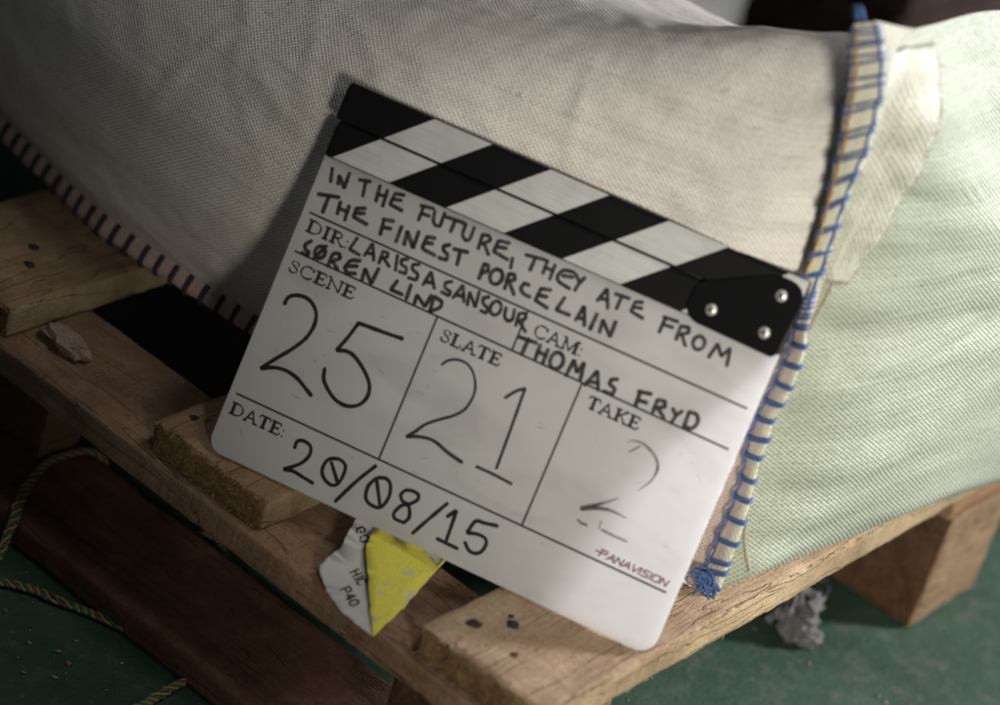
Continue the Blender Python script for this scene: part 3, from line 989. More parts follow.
m, nt, b = mat('white_stripe_paint')
tc = nd(nt, 'ShaderNodeTexCoord').outputs['Object']
br = noise_tex(nt, nd(nt, 'ShaderNodeVectorMath', {0: tc, 1: (25.0, 1300.0, 1.0)}, operation='MULTIPLY').outputs[0], 1.0, 4.0, 0.6)
sg = noise_tex(nt, tc, 70.0, 4.0, 0.6)
c = ramp(nt, br, [(0.3, (0.40, 0.40, 0.385)), (0.65, (0.54, 0.54, 0.525))])
c = mixc(nt, mth(nt, 'MULTIPLY', ramp(nt, sg, [(0.45, (0, 0, 0)), (0.7, (1, 1, 1))]), 0.45), c, (0.36, 0.355, 0.34))
nt.links.new(c, b.inputs['Base Color'])
b.inputs['Roughness'].default_value = 0.42
bump(nt, b, br, 0.0002, 0.5)
M['stripe'] = m


def spart(name, V, F, m, smooth=False, parent=None):
    o = put(name, [(v[0] / 1000, v[1] / 1000, v[2] / 1000) for v in V], F, m, parent or slate, smooth)
    return o


def extrude_poly(poly, z0, z1, bev):
    """closed outline (mm) extruded with a small bevel at the front"""
    V, F = [], []
    n_ = len(poly)
    cx_ = sum(p[0] for p in poly) / n_
    cy_ = sum(p[1] for p in poly) / n_

    def inset(d):
        out = []
        for i in range(n_):
            a, p, c_ = Vector(poly[i - 1]), Vector(poly[i]), Vector(poly[(i + 1) % n_])
            t = (c_ - a).normalized()
            nrm = Vector((-t.y, t.x))
            if nrm.dot(Vector((cx_, cy_)) - p) < 0:
                nrm = -nrm
            out.append(p + nrm * d)
        return out
    for (d, z) in ((bev, z0), (0, z0 + bev), (0, z1 - bev), (bev * 0.3, z1 - bev * 0.3), (bev, z1)):
        V += [(p[0], p[1], z) for p in (inset(d) if d else [Vector(q) for q in poly])]
    for k in range(4):
        for i in range(n_):
            j = (i + 1) % n_
            F.append([k * n_ + i, k * n_ + j, (k + 1) * n_ + j, (k + 1) * n_ + i])
    F.append(list(range(n_))[::-1])
    F.append([4 * n_ + i for i in range(n_)])
    return V, F


def rounded(pts, rad, n_=8):
    out = []
    N = len(pts)
    for i in range(N):
        r = rad[i] if isinstance(rad, (list, tuple)) else rad
        a, p, c_ = Vector(pts[i - 1]), Vector(pts[i]), Vector(pts[(i + 1) % N])
        if r <= 0:
            out.append(tuple(p))
            continue
        u, v = (a - p).normalized(), (c_ - p).normalized()
        half = math.acos(max(-1, min(1, u.dot(v)))) / 2
        d = r / math.tan(half)
        cc_ = p + (u + v).normalized() * (r / math.sin(half))
        s0, s1 = p + u * d, p + v * d
        a0 = math.atan2(s0.y - cc_.y, s0.x - cc_.x)
        a1 = math.atan2(s1.y - cc_.y, s1.x - cc_.x)
        da = (a1 - a0 + math.pi) % (2 * math.pi) - math.pi
        for k in range(n_ + 1):
            q = a0 + da * k / n_
            out.append((cc_.x + r * math.cos(q), cc_.y + r * math.sin(q)))
    return out


V, F = extrude_poly(rounded([(0.3, 0), (279.5, 0), (279.2, 180.4), (1.0, 180.4)], [9, 10, 0, 0]), -3.6, 0.0, 0.45)
fix_normals(spart('acrylic_panel', V, F, M['acrylic']))

# clap sticks with a chamfer along the top, rounded ends
def stick2(y0, y1, zf, x0, x1):
    cs = [(y0 + 0.5, -6.0), (y0, -5.5), (y0, zf - 0.6), (y0 + 0.6, zf), (y1 - 2.6, zf), (y1 - 0.4, zf - 1.0), (y1, zf - 1.6), (y1, -5.5), (y1 - 0.5, -6.0)]
    my = (y0 + y1) / 2
    hh = (y1 - y0) / 2
    V, F = [], []
    ends = [(x0, 1.6), (x0 + 0.5, 0.6), (x0 + 1.6, 0.0), (x1 - 1.2, 0.0), (x1 - 0.3, 0.4), (x1, 1.2)]
    for x, d in ends:
        k = (hh - d) / hh
        for (y, z) in cs:
            V.append((x, my + (y - my) * k, z if z < 0 or d == 0 else z - d * 0.35))
    n_ = len(cs)
    for k in range(len(ends) - 1):
        for i in range(n_):
            j = (i + 1) % n_
            F.append([k * n_ + i, k * n_ + j, (k + 1) * n_ + j, (k + 1) * n_ + i])
    F.append(list(range(n_)))
    F.append([(len(ends) - 1) * n_ + i for i in range(n_)][::-1])
    return V, F


V, F = stick2(180.2, 201.2, 1.6, 1.2, 279.6)
low_stick = fix_normals(spart('fixed_stick', V, F, M['black']))
V, F = stick2(201.7, 223.6, 1.9, -0.8, 279.8)
top_stick = fix_normals(spart('hinged_stick', V, F, M['black']))


def stripe(xb0, xb1, yb, yt, y1, zf, parent, cut=None):
    # a skewed white band on the stick face, folded over the chamfer: (mm) slant 1.12 right per mm up
    k = 1.095
    ys = [(yb + 0.7, zf + 0.12), (y1 - 2.65, zf + 0.12), (y1 - 0.45, zf - 0.86)]
    V, F = [], []
    base = yb
    for (y, z) in ys:
        for xb in (xb0, xb1):
            xx = xb + k * (y - base)
            V.append((min(xx, cut) if cut else xx, y, z))
    for (y, z) in ys:
        for xb in (xb0, xb1):
            xx = xb + k * (y - base)
            V.append((min(xx, cut) if cut else xx, y, z - 0.3))
    F = [[0, 1, 3, 2], [2, 3, 5, 4], [6, 8, 9, 7], [8, 10, 11, 9], [0, 6, 7, 1], [4, 5, 11, 10], [0, 2, 8, 6], [2, 4, 10, 8], [1, 7, 9, 3], [3, 9, 11, 5]]
    fix_normals(spart('white_stripe', V, F, M['stripe'], parent=parent))


for k in range(4):
    stripe(5.3 + 71.6 * k, 41.2 + 71.2 * k, 180.2, 201.2, 201.2, 1.6, low_stick, 279.0)
for k in range(4):
    xa = 29.0 + 71.6 * k
    if xa < 262:
        stripe(xa, xa + 35.6, 201.7, 223.6, 223.6, 1.9, top_stick, 279.2)

# hinge plate with three cross-head screws
poly = rounded([(222.6, 178.6), (277.6, 177.6), (280.6, 219.8), (262.5, 220.4), (222.9, 199.5)], [9.5, 3.5, 9.5, 14, 9.5], 7)
V, F = extrude_poly(poly, 1.4, 3.4, 0.35)
plate = fix_normals(spart('hinge_plate', V, F, M['plate']))
for (sx_, sy_, rot) in ((236.2, 188.4, 0.5), (268.3, 210.4, 0.9), (267.6, 188.5, 0.2)):
    V, F = [], []
    rings = [(0.0, 1.45), (1.1, 1.38), (2.2, 1.1), (3.0, 0.6), (3.35, 0.15), (3.4, -0.3)]
    V.append((sx_, sy_, 3.4 + 1.45))
    mm = 24
    for (rr, zz) in rings[1:]:
        for k in range(mm):
            a = 2 * math.pi * k / mm
            V.append((sx_ + rr * math.cos(a), sy_ + rr * math.sin(a), 3.4 + zz))
    for k in range(mm):
        F.append([0, 1 + k, 1 + (k + 1) % mm])
    for j in range(4):
        for k in range(mm):
            a, b2 = 1 + j * mm + k, 1 + j * mm + (k + 1) % mm
            F.append([a, a + mm, b2 + mm, b2])
    sc = fix_normals(spart('screw', V, F, M['chrome'], True, plate))
    V, F = [], []
    for q in (0, math.pi / 2):
        ca, sa = math.cos(rot + q), math.sin(rot + q)
        base = len(V)
        for (u, v) in ((-2.0, -0.48), (2.0, -0.48), (2.0, 0.48), (-2.0, 0.48)):
            for z in (3.4 + 1.15, 3.4 + 1.49 + q * 0.01):
                V.append((sx_ + u * ca - v * sa, sy_ + u * sa + v * ca, z))
        F += [[base + i for i in f] for f in ([0, 2, 4, 6], [1, 7, 5, 3], [0, 1, 3, 2], [2, 3, 5, 4], [4, 5, 7, 6], [6, 7, 1, 0])]
    spart('cross_slot', V, F, M['recess'], parent=sc)


# ---- printed rules and serif headings
def ribbon(pts, wid, z, V, F, caps=True):
    """flat stroke (mm) with a width per point"""
    n_ = len(pts)
    base = len(V)
    for i in range(n_):
        a, c_ = Vector(pts[max(i - 1, 0)]), Vector(pts[min(i + 1, n_ - 1)])
        t = (c_ - a)
        t = t.normalized() if t.length > 1e-6 else Vector((1, 0))
        nrm = Vector((-t.y, t.x)) * (wid[i] / 2)
        p = Vector(pts[i])
        V.append((p.x - nrm.x, p.y - nrm.y, z))
        V.append((p.x + nrm.x, p.y + nrm.y, z))
    for i in range(n_ - 1):
        a = base + 2 * i
        F.append([a, a + 2, a + 3, a + 1])
    if caps:
        for i, s in ((0, -1), (n_ - 1, 1)):
            p = Vector(pts[i])
            q = Vector(pts[i - 1 if s > 0 else 1])
            ang = math.atan2(p.y - q.y, p.x - q.x)
            r = wid[i] / 2
            b2 = len(V)
            for k in range(9):
                a = ang - math.pi / 2 + math.pi * k / 8
                V.append((p.x + r * math.cos(a), p.y + r * math.sin(a), z))
            F.append([b2 + k for k in range(9)])


RULES = [((5.0, 147.2), (274.9, 146.7)), ((5.4, 123.8), (274.3, 122.2)), ((4.8, 36.0), (273.8, 36.1)), ((96.1, 123.0), (96.0, 36.2)), ((142.3, 146.4), (142.4, 123.2)), ((185.8, 122.6), (185.5, 36.2))]
for k, (a, b2) in enumerate(RULES):
    V, F = [], []
    ribbon([a, b2], [1.2, 1.2], 0.030 + 0.004 * k, V, F, False)
    spart('printed_rule', V, F, M['print'])

TH, TN = 0.29, 0.165


def serif(x, y, l=0.17):
    return [(x - l, y, TN), (x + l, y, TN)]


def glyph(ch):
    st_ = lambda x: [(x, 0.02, TH), (x, 0.98, TH)]
    G_ = {
        'I': ([st_(.2), serif(.2, .03), serif(.2, .97)], .42),
        'D': ([st_(.2), serif(.16, .03, .14), serif(.16, .97, .14), [(.2, .97, TN), (.42, .97, TN), (.62, .90, .10), (.76, .72, .15), (.80, .5, .165), (.76, .28, .15), (.62, .10, .10), (.42, .03, TN), (.2, .03, TN)]], .94),
        'R': ([st_(.2), serif(.2, .03), serif(.14, .97, .12), [(.2, .97, TN), (.40, .97, TN), (.55, .91, .12), (.60, .75, .15), (.55, .59, .12), (.40, .51, TN), (.2, .51, TN)], [(.36, .52, .12), (.72, .03, .15)], [(.66, .03, TN), (.88, .03, TN)]], .86),
        'C': ([[(.78, .70, TN), (.72, .86, .06), (.60, .95, TN), (.45, .985, TN), (.28, .92, .10), (.15, .74, .15), (.11, .5, .165), (.15, .26, .15), (.28, .08, .10), (.47, .015, TN), (.66, .06, TN), (.80, .22, TN)], [(.78, .68, TN), (.79, .98, TN)]], .90),
        'A': ([[(.12, .02, TN), (.42, .98, TN)], [(.41, 1.0, .14), (.74, .02, .15)], [(.22, .34, TN), (.62, .34, TN)], [(0, .03, TN), (.25, .03, TN)], [(.60, .03, TN), (.93, .03, TN)]], .92),
        'M': ([[(.17, .02, TN), (.17, .97, TN)], [(.17, .98, .15), (.52, .05, .13)], [(.52, .05, TN), (.87, .97, TN)], [(.90, .02, TH), (.90, .98, TH)], serif(.15, .03, .13), serif(.92, .03), [(.02, .97, TN), (.2, .97, TN)], [(.86, .97, TN), (1.08, .97, TN)]], 1.12),
        'S': ([[(.51, .68, TN), (.49, .86, TN), (.34, .97, .06), (.18, .92, .10), (.12, .77, .13), (.20, .63, .15), (.36, .52, .165), (.49, .39, .15), (.53, .23, .13), (.44, .07, .09), (.28, .02, TN), (.12, .10, TN), (.08, .32, TN)]], .64),
        'E': ([st_(.2), serif(.14, .03, .12), serif(.14, .97, .12), [(.2, .97, TN), (.62, .97, TN)], [(.62, .98, .07), (.645, .76, TN)], [(.2, .52, TN), (.5, .52, TN)], [(.5, .40, TN), (.5, .64, TN)], [(.2, .03, TN), (.64, .03, TN)], [(.63, .03, .07), (.70, .27, TN)]], .75),
        'N': ([[(.17, .02, TN), (.17, .96, TN)], [(.10, .98, .12), (.80, .02, .15)], [(.80, .02, TN), (.80, .97, TN)], serif(.17, .03, .14), serif(.80, .97, .14), [(0, .97, TN), (.16, .97, TN)]], .96),
        'L': ([st_(.2), serif(.14, .03, .12), serif(.2, .97), [(.2, .03, TN), (.60, .03, TN)], [(.59, .03, .07), (.66, .30, TN)]], .72),
        'T': ([st_(.35), serif(.35, .03), [(.03, .97, TN), (.67, .97, TN)], [(.04, .98, .07), (.0, .74, TN)], [(.66, .98, .07), (.70, .74, TN)]], .74),
        'K': ([st_(.2), serif(.2, .03), serif(.2, .97), [(.26, .42, TN), (.68, .95, TN)], [(.38, .56, .13), (.74, .02, .15)], [(.60, .03, TN), (.90, .03, TN)], [(.56, .97, TN), (.82, .97, TN)]], .88),
        ':': ([[(.12, .06, .14), (.1205, .10, .14)], [(.12, .56, .14), (.1205, .60, .14)]], .26),
    }
    return G_[ch]


def heading(text, x0, x1, y, cap):
    adv = sum(glyph(c)[1] for c in text)
    sx_ = (x1 - x0) / adv
    V, F = [], []
    x = x0
    k = 0
    for c in text:
        strokes, a = glyph(c)
        for s in strokes:
            pts = [(x + p[0] * sx_, y + p[1] * cap) for p in s]
            wd = [p[2] * cap * 1.0 for p in s]
            if len(pts) > 3:
                dense = catmull([(p[0], p[1], w_) for p, w_ in zip(pts, wd)], 4)
                pts = [(d[0], d[1]) for d in dense]
                wd = [d[2] for d in dense]
            ribbon(pts, wd, 0.05 + 0.002 * k, V, F, c == ':')
            k += 1
        x += a * sx_
    spart('printed_heading', V, F, M['print'])


heading('DIR:', 6.4, 33.6, 136.7, 7.2)
heading('SCENE', 5.6, 47.6, 112.0, 7.0)
heading('CAM:', 149.4, 179.6, 135.2, 7.2)
heading('SLATE', 101.8, 139.4, 111.6, 7.0)
heading('TAKE', 192.8, 224.6, 111.1, 7.0)
heading('DATE:', 4.6, 40.2, 24.0, 7.0)

# maker's lettering: slanted capitals, the P with a bar running out to the left
LG = {'P': ([[(.05, 0), (.05, .8)], [(-.42, .55), (.42, .55), (.55, .66), (.55, .92), (.42, 1.05), (-.12, 1.05)]], .78), 'A': ([[(0, 0), (.34, 1), (.66, 0)], [(.14, .33), (.54, .33)]], .78), 'N': ([[(0, 0), (0, 1), (.55, 0), (.55, 1)]], .72),
      'V': ([[(0, 1), (.3, 0), (.66, 1)]], .74), 'I': ([[(.05, 0), (.05, 1)]], .27), 'S': ([[(.56, 1), (.12, 1), (.02, .85), (.06, .58), (.52, .46), (.58, .18), (.48, 0), (.0, 0)]], .74), 'O': ([[(.08, 0), (0, .12), (0, .88), (.1, 1), (.54, 1), (.62, .88), (.62, .12), (.52, 0), (.08, 0)]], .8)}
V, F = [], []
adv = sum(LG[c][1] for c in 'PANAVISION')
x = 232.0
sx_ = (273.6 - x) / adv
k = 0
for c in 'PANAVISION':
    for s in LG[c][0]:
        pts = [(x + (p[0] + 0.34 * p[1] * (3.9 / sx_) * 0.85) * sx_ - 0.8, 39.0 + p[1] * 3.7) for p in s]
        for a, b2 in zip(pts[:-1], pts[1:]):
            ribbon([a, b2], [0.85, 0.85], 0.05 + 0.002 * k, V, F, True)
            k += 1
    x += LG[c][1] * sx_
spart('maker_lettering', V, F, M['logo'])

# ---- felt pen writing: strokes in millimetres on the panel
INK = {
    'title_top': [
        [(8.0, 174.9), (9.8, 168.1)],
        [(14.3, 168.5), (13.2, 173.2), (18.7, 167.3), (18.2, 176.3)],
        [(25.1, 175.3), (31.1, 176.8)],
        [(28.7, 176.1), (30.3, 167.9)],
        [(37.3, 176.7), (38.4, 168.4)],
        [(42.3, 176.2), (43.1, 167.3)],
        [(37.9, 172.1), (42.5, 172.7)],
        [(52.0, 177.5), (47.1, 176.4), (46.7, 169.7), (54.1, 169.2)],
        [(47.1, 173.1), (51.7, 174.2)],
        [(63.6, 176.0), (70.6, 177.3)],
        [(65.1, 176.4), (65.2, 168.2)],
        [(65.3, 172.1), (69.9, 172.6)],
        [(72.1, 176.1), (73.1, 171.4), (75.5, 169.3), (78.0, 169.9), (77.6, 177.4)],
        [(79.1, 176.0), (89.5, 176.8)],
        [(84.8, 176.3), (84.7, 169.7)],
        [(91.1, 176.5), (91.7, 170.6), (94.5, 168.3), (96.4, 170.1), (96.3, 176.7)],
        [(102.9, 167.2), (102.2, 175.1), (106.1, 175.8), (107.5, 173.8), (104.1, 170.5)],
        [(105.0, 170.9), (109.4, 166.4)],
        [(117.8, 176.7), (111.9, 175.7), (111.7, 169.0), (120.4, 168.1)],
        [(111.9, 172.1), (117.3, 173.4)],
        [(122.9, 169.7), (124.0, 164.6)],
        [(129.4, 174.6), (139.8, 176.3)],
        [(134.7, 175.3), (134.6, 168.1)],
        [(141.6, 176.2), (141.9, 169.3)],
        [(146.5, 175.8), (146.7, 167.8)],
        [(142.2, 172.4), (146.5, 172.8)],
        [(157.6, 176.5), (152.2, 175.2), (150.2, 171.3), (151.9, 168.5), (158.7, 167.3)],
        [(152.9, 172.3), (158.0, 173.7)],
        [(159.3, 175.7), (162.5, 173.0)],
        [(164.4, 175.9), (162.8, 171.6), (162.1, 167.8)],
        [(175.9, 167.7), (178.5, 175.6), (182.7, 166.1)],
        [(177.1, 169.2), (181.0, 170.2)],
        [(183.9, 174.9), (191.7, 175.6)],
        [(187.5, 175.1), (187.4, 167.9)],
        [(199.2, 176.5), (195.6, 175.3), (195.5, 169.6), (202.6, 168.7)],
        [(195.9, 172.3), (200.0, 173.4)],
        [(213.4, 174.0), (221.3, 174.7)],
        [(214.4, 174.0), (214.2, 165.5)],
        [(214.3, 170.1), (219.9, 170.7)],
        [(224.3, 165.9), (223.9, 173.3), (228.3, 174.2), (229.2, 171.6), (225.5, 168.9)],
        [(226.2, 169.1), (230.2, 164.5)],
        [(237.2, 172.4), (238.9, 171.2), (239.7, 169.1), (239.3, 166.9), (237.8, 165.4), (235.9, 165.1), (234.2, 166.3), (233.4, 168.4), (233.8, 170.6), (235.3, 172.2), (237.2, 172.4)],
        [(244.6, 164.2), (246.2, 172.5), (250.7, 167.1), (253.5, 173.2), (255.4, 163.9)],
    ],
    'title_bottom': [
        [(6.2, 158.7), (17.6, 161.6)],
        [(12.2, 160.2), (12.2, 150.6)],
        [(19.6, 159.4), (20.4, 153.1)],
        [(25.1, 159.2), (25.8, 151.5)],
        [(20.0, 156.0), (25.3, 156.2)],
        [(34.1, 162.0), (29.6, 160.0), (29.8, 155.0), (38.3, 154.2)],
        [(30.1, 157.5), (34.8, 159.2)],
        [(46.4, 160.5), (51.9, 161.8)],
        [(46.8, 160.5), (47.9, 152.4)],
        [(47.3, 156.3), (52.0, 157.3)],
        [(57.7, 160.7), (57.9, 152.0)],
        [(62.8, 152.6), (61.7, 160.1), (68.4, 152.4), (67.9, 162.0)],
        [(77.5, 162.5), (73.4, 161.6), (73.2, 155.0), (74.9, 154.2), (81.2, 153.8)],
        [(73.8, 158.0), (77.5, 159.2)],
        [(86.9, 162.4), (84.3, 160.8), (84.9, 158.5), (88.1, 156.8), (88.5, 153.9), (84.3, 153.6)],
        [(90.4, 161.4), (97.9, 162.8)],
        [(94.0, 162.1), (95.2, 154.2)],
        [(109.8, 152.3), (109.3, 160.8), (111.9, 160.4), (112.8, 157.7), (110.0, 155.5)],
        [(119.1, 161.0), (121.0, 159.7), (121.8, 157.3), (121.4, 154.7), (119.8, 153.0), (117.6, 152.7), (115.8, 154.0), (114.9, 156.4), (115.4, 159.0), (117.0, 160.7), (119.1, 161.0)],
        [(125.3, 152.9), (124.4, 161.2), (127.4, 162.0), (128.8, 159.5), (125.2, 156.9)],
        [(126.1, 157.3), (131.3, 151.9)],
        [(137.0, 160.0), (134.4, 159.9), (133.9, 156.1), (136.8, 154.3), (140.0, 154.2)],
        [(149.3, 162.3), (144.3, 160.9), (143.8, 153.8), (151.4, 152.5)],
        [(144.2, 157.0), (148.8, 158.0)],
        [(158.4, 161.4), (156.7, 153.6), (164.4, 153.9)],
        [(168.9, 153.0), (170.4, 161.8), (174.5, 152.2)],
        [(170.3, 154.6), (173.1, 155.3)],
        [(178.6, 160.3), (178.3, 151.8)],
        [(183.8, 152.3), (182.9, 159.1), (190.2, 151.9), (189.8, 160.6)],
    ],
    'director_name': [
        [(36.4, 144.8), (34.7, 137.5), (41.1, 136.8)],
        [(44.0, 137.7), (45.9, 145.8), (50.0, 137.5)],
        [(45.0, 139.5), (48.5, 140.5)],
        [(53.5, 137.3), (53.1, 144.0), (56.2, 144.3), (56.6, 142.1), (53.4, 140.0)],
        [(55.2, 140.5), (59.5, 137.8)],
        [(61.8, 145.0), (63.7, 137.5)],
        [(67.9, 145.8), (64.9, 144.0), (65.6, 141.7), (69.2, 140.7), (69.8, 137.5), (66.3, 137.4)],
        [(75.0, 145.5), (72.0, 144.2), (72.7, 141.6), (76.5, 140.2), (77.0, 136.8), (72.4, 136.4)],
        [(81.6, 136.2), (83.1, 144.6), (88.2, 137.0)],
        [(82.4, 138.1), (86.6, 139.4)],
        [(96.0, 144.2), (93.1, 142.4), (93.9, 139.7), (97.8, 138.8), (97.5, 136.4), (93.1, 136.7)],
        [(100.3, 136.6), (102.8, 145.1), (106.7, 137.0)],
        [(101.2, 138.4), (105.4, 139.5)],
        [(109.2, 136.3), (107.7, 143.1), (114.0, 136.6), (112.8, 145.3)],
        [(118.8, 144.8), (116.3, 143.2), (117.2, 140.5), (120.9, 138.6), (120.9, 136.0), (117.7, 136.1)],
        [(125.5, 144.7), (127.1, 143.4), (127.9, 141.2), (127.5, 138.8), (126.1, 137.2), (124.3, 136.9), (122.7, 138.2), (121.9, 140.4), (122.3, 142.8), (123.7, 144.5), (125.5, 144.7)],
        [(130.2, 143.1), (131.4, 138.5), (133.9, 136.9), (136.0, 139.0), (135.0, 144.2)],
        [(139.0, 136.7), (138.3, 143.3), (141.3, 144.9), (142.9, 142.5), (139.1, 139.1)],
        [(140.0, 139.5), (145.3, 135.7)],
    ],
    'second_director_name': [
        [(12.3, 132.7), (10.0, 129.7), (11.0, 127.3), (13.6, 126.5), (13.4, 124.2), (10.1, 124.5)],
        [(20.2, 132.5), (21.8, 131.4), (22.5, 129.4), (22.1, 127.4), (20.7, 125.9), (18.8, 125.7), (17.3, 126.8), (16.6, 128.7), (17.0, 130.8), (18.4, 132.2), (20.2, 132.5)],
        [(21.4, 133.5), (17.6, 124.6)],
        [(26.8, 123.9), (27.0, 131.2), (30.4, 132.7), (31.8, 130.7), (27.5, 126.8)],
        [(28.4, 127.2), (32.7, 124.2)],
        [(42.7, 133.9), (37.9, 131.8), (36.1, 126.9), (38.6, 124.9), (42.9, 126.2)],
        [(37.7, 128.4), (42.2, 130.4)],
        [(48.0, 124.8), (47.3, 131.2), (53.8, 124.7), (54.5, 134.0)],
        [(67.1, 132.0), (65.5, 126.2), (72.4, 126.3)],
        [(75.3, 133.0), (75.8, 125.2)],
        [(81.1, 124.7), (80.6, 129.6), (87.3, 125.3), (88.3, 132.4)],
        [(90.9, 124.3), (90.0, 132.7), (95.2, 131.8), (95.5, 128.4), (91.0, 124.0)],
    ],
    'camera_name': [
        [(143.3, 131.5), (153.3, 132.3)],
        [(148.6, 132.3), (148.4, 123.5)],
        [(156.0, 132.0), (156.4, 124.5)],
        [(161.0, 131.3), (161.2, 123.5)],
        [(156.0, 128.4), (161.1, 128.2)],
        [(168.6, 132.6), (170.5, 131.1), (171.5, 128.4), (171.0, 125.6), (169.3, 123.6), (167.1, 123.4), (165.2, 124.8), (164.3, 127.5), (164.7, 130.3), (166.4, 132.3), (168.6, 132.6)],
        [(175.9, 122.8), (176.7, 132.4), (180.8, 126.5), (182.5, 133.4), (184.1, 124.1)],
        [(187.7, 122.4), (191.1, 132.1), (195.4, 122.8)],
        [(189.3, 124.7), (193.9, 126.2)],
        [(203.0, 132.3), (200.1, 131.0), (200.3, 128.2), (203.6, 126.9), (203.8, 123.6), (198.8, 123.2)],
        [(216.6, 131.1), (223.2, 132.5)],
        [(217.5, 131.4), (217.9, 123.1)],
        [(217.5, 126.5), (222.7, 127.2)],
        [(228.1, 124.1), (227.9, 131.1), (232.1, 132.0), (233.1, 129.3), (229.1, 126.6)],
        [(230.2, 126.8), (234.9, 123.5)],
        [(237.8, 129.9), (240.3, 127.5)],
        [(242.6, 130.6), (240.8, 127.7), (239.8, 122.7)],
        [(247.0, 123.4), (246.5, 132.3), (251.0, 132.3), (252.9, 128.6), (251.3, 124.6), (247.3, 123.6)],
    ],
    'scene_number': [
        [(11.5, 94.4), (12.3, 98.4), (16.0, 101.3), (22.1, 102.3), (27.4, 100.2), (31.2, 95.6), (32.2, 88.8), (30.5, 81.2), (25.8, 72.9), (18.8, 63.6), (12.6, 54.8), (19.8, 58.5), (26.9, 59.8), (34.6, 58.5), (41.4, 55.2), (45.6, 53.1)],
        [(82.1, 103.7), (72.9, 102.8), (64.5, 102.2), (55.6, 101.5), (53.1, 92.1), (49.7, 82.3), (55.4, 84.2), (60.6, 83.4), (67.7, 79.3), (73.9, 73.6), (76.3, 67.9), (75.4, 62.3), (72.3, 58.3), (66.8, 55.9), (60.0, 56.5), (53.7, 60.0), (49.2, 64.3), (47.4, 69.8)],
    ],
    'slate_number': [
        [(108.9, 99.7), (111.2, 103.1), (115.9, 105.7), (121.7, 105.9), (126.6, 103.1), (130.5, 97.7), (132.2, 91.2), (130.9, 82.9), (126.6, 76.8), (120.3, 71.6), (113.3, 65.4), (109.5, 59.3), (105.7, 54.3), (112.5, 57.3), (121.0, 58.7), (131.2, 56.0), (140.2, 54.4)],
        [(149.3, 97.6), (153.4, 103.2), (157.7, 106.8), (157.7, 103.0), (158.3, 93.0), (159.1, 77.4), (159.9, 59.6)],
        [(149.5, 55.6), (159.9, 55.6), (170.9, 55.0)],
    ],
    'take_number': [
        [(221.4, 102.6), (223.7, 104.7), (229.3, 105.9), (235.2, 104.2), (240.2, 100.9), (242.7, 96.4), (242.3, 90.1), (239.6, 84.3), (236.7, 80.2)],
        [(213.0, 59.3), (218.5, 63.4), (223.9, 67.9), (229.5, 72.8)],
        [(213.0, 59.1), (219.9, 62.5), (226.4, 64.4), (231.5, 64.7), (237.3, 64.4)],
        [(213.1, 52.4), (215.0, 51.5), (218.6, 51.6)],
        [(225.9, 52.8), (225.4, 56.9)],
        [(228.0, 52.8), (235.4, 52.5), (242.5, 52.7)],
        [(224.7, 98.5), (229.1, 104.0)],
    ],
    'date_number': [
        [(48.4, 22.0), (48.6, 25.8), (51.7, 27.5), (56.3, 26.6), (58.1, 22.7), (56.9, 17.9), (53.4, 13.2), (47.1, 7.9), (52.9, 9.2), (58.6, 8.6), (65.7, 7.8)],
        [(70.2, 24.9), (75.0, 26.6), (79.5, 24.9), (80.6, 19.7), (79.5, 13.4), (76.0, 11.3), (70.9, 13.1), (68.1, 17.1), (68.5, 22.6), (70.7, 25.2)],
        [(71.6, 22.9), (79.1, 14.2)],
        [(95.7, 31.7), (88.9, 19.2), (82.1, 4.0)],
        [(99.9, 26.5), (104.1, 27.9), (107.7, 25.9), (109.6, 20.0), (108.8, 14.3), (106.4, 11.0), (101.1, 10.8), (97.4, 13.3), (96.3, 19.7), (98.4, 24.8), (99.9, 26.5)],
        [(99.5, 24.8), (107.1, 12.0)],
        [(121.5, 19.9), (117.5, 20.4), (115.3, 23.1), (117.1, 26.5), (121.3, 27.9), (124.9, 27.4), (125.4, 24.5), (122.3, 20.5), (118.2, 17.6), (115.9, 12.3), (117.5, 9.4), (123.3, 9.4), (124.8, 13.3), (123.2, 17.8), (121.0, 19.9)],
        [(141.8, 29.6), (136.1, 18.4), (130.2, 6.3)],
        [(144.9, 23.3), (148.3, 28.4), (148.8, 21.1), (149.4, 10.9)],
        [(144.5, 9.2), (156.6, 9.0)],
        [(172.6, 30.1), (165.8, 28.6), (160.5, 27.3), (158.6, 19.3), (163.7, 21.1), (169.0, 21.0), (171.0, 18.2), (170.2, 13.2), (167.0, 10.7), (163.2, 11.0), (159.8, 13.8)],
    ],
}


def smooth_stroke(pts):
    """rounded through gentle bends, sharp at hard corners"""
    if len(pts) < 3:
        a, b2 = pts
        return [(a[0] + (b2[0] - a[0]) * t / 6, a[1] + (b2[1] - a[1]) * t / 6) for t in range(7)]
    out, run = [], [pts[0]]
    for i in range(1, len(pts)):
        run.append(pts[i])
        if i < len(pts) - 1:
            a = Vector(pts[i]) - Vector(pts[i - 1])
            b2 = Vector(pts[i + 1]) - Vector(pts[i])
            if a.angle(b2) > 1.15:
                out += [tuple(q) for q in catmull(run, 6)]
                run = [pts[i]]
    out += [tuple(q) for q in catmull(run, 6)]
    return out


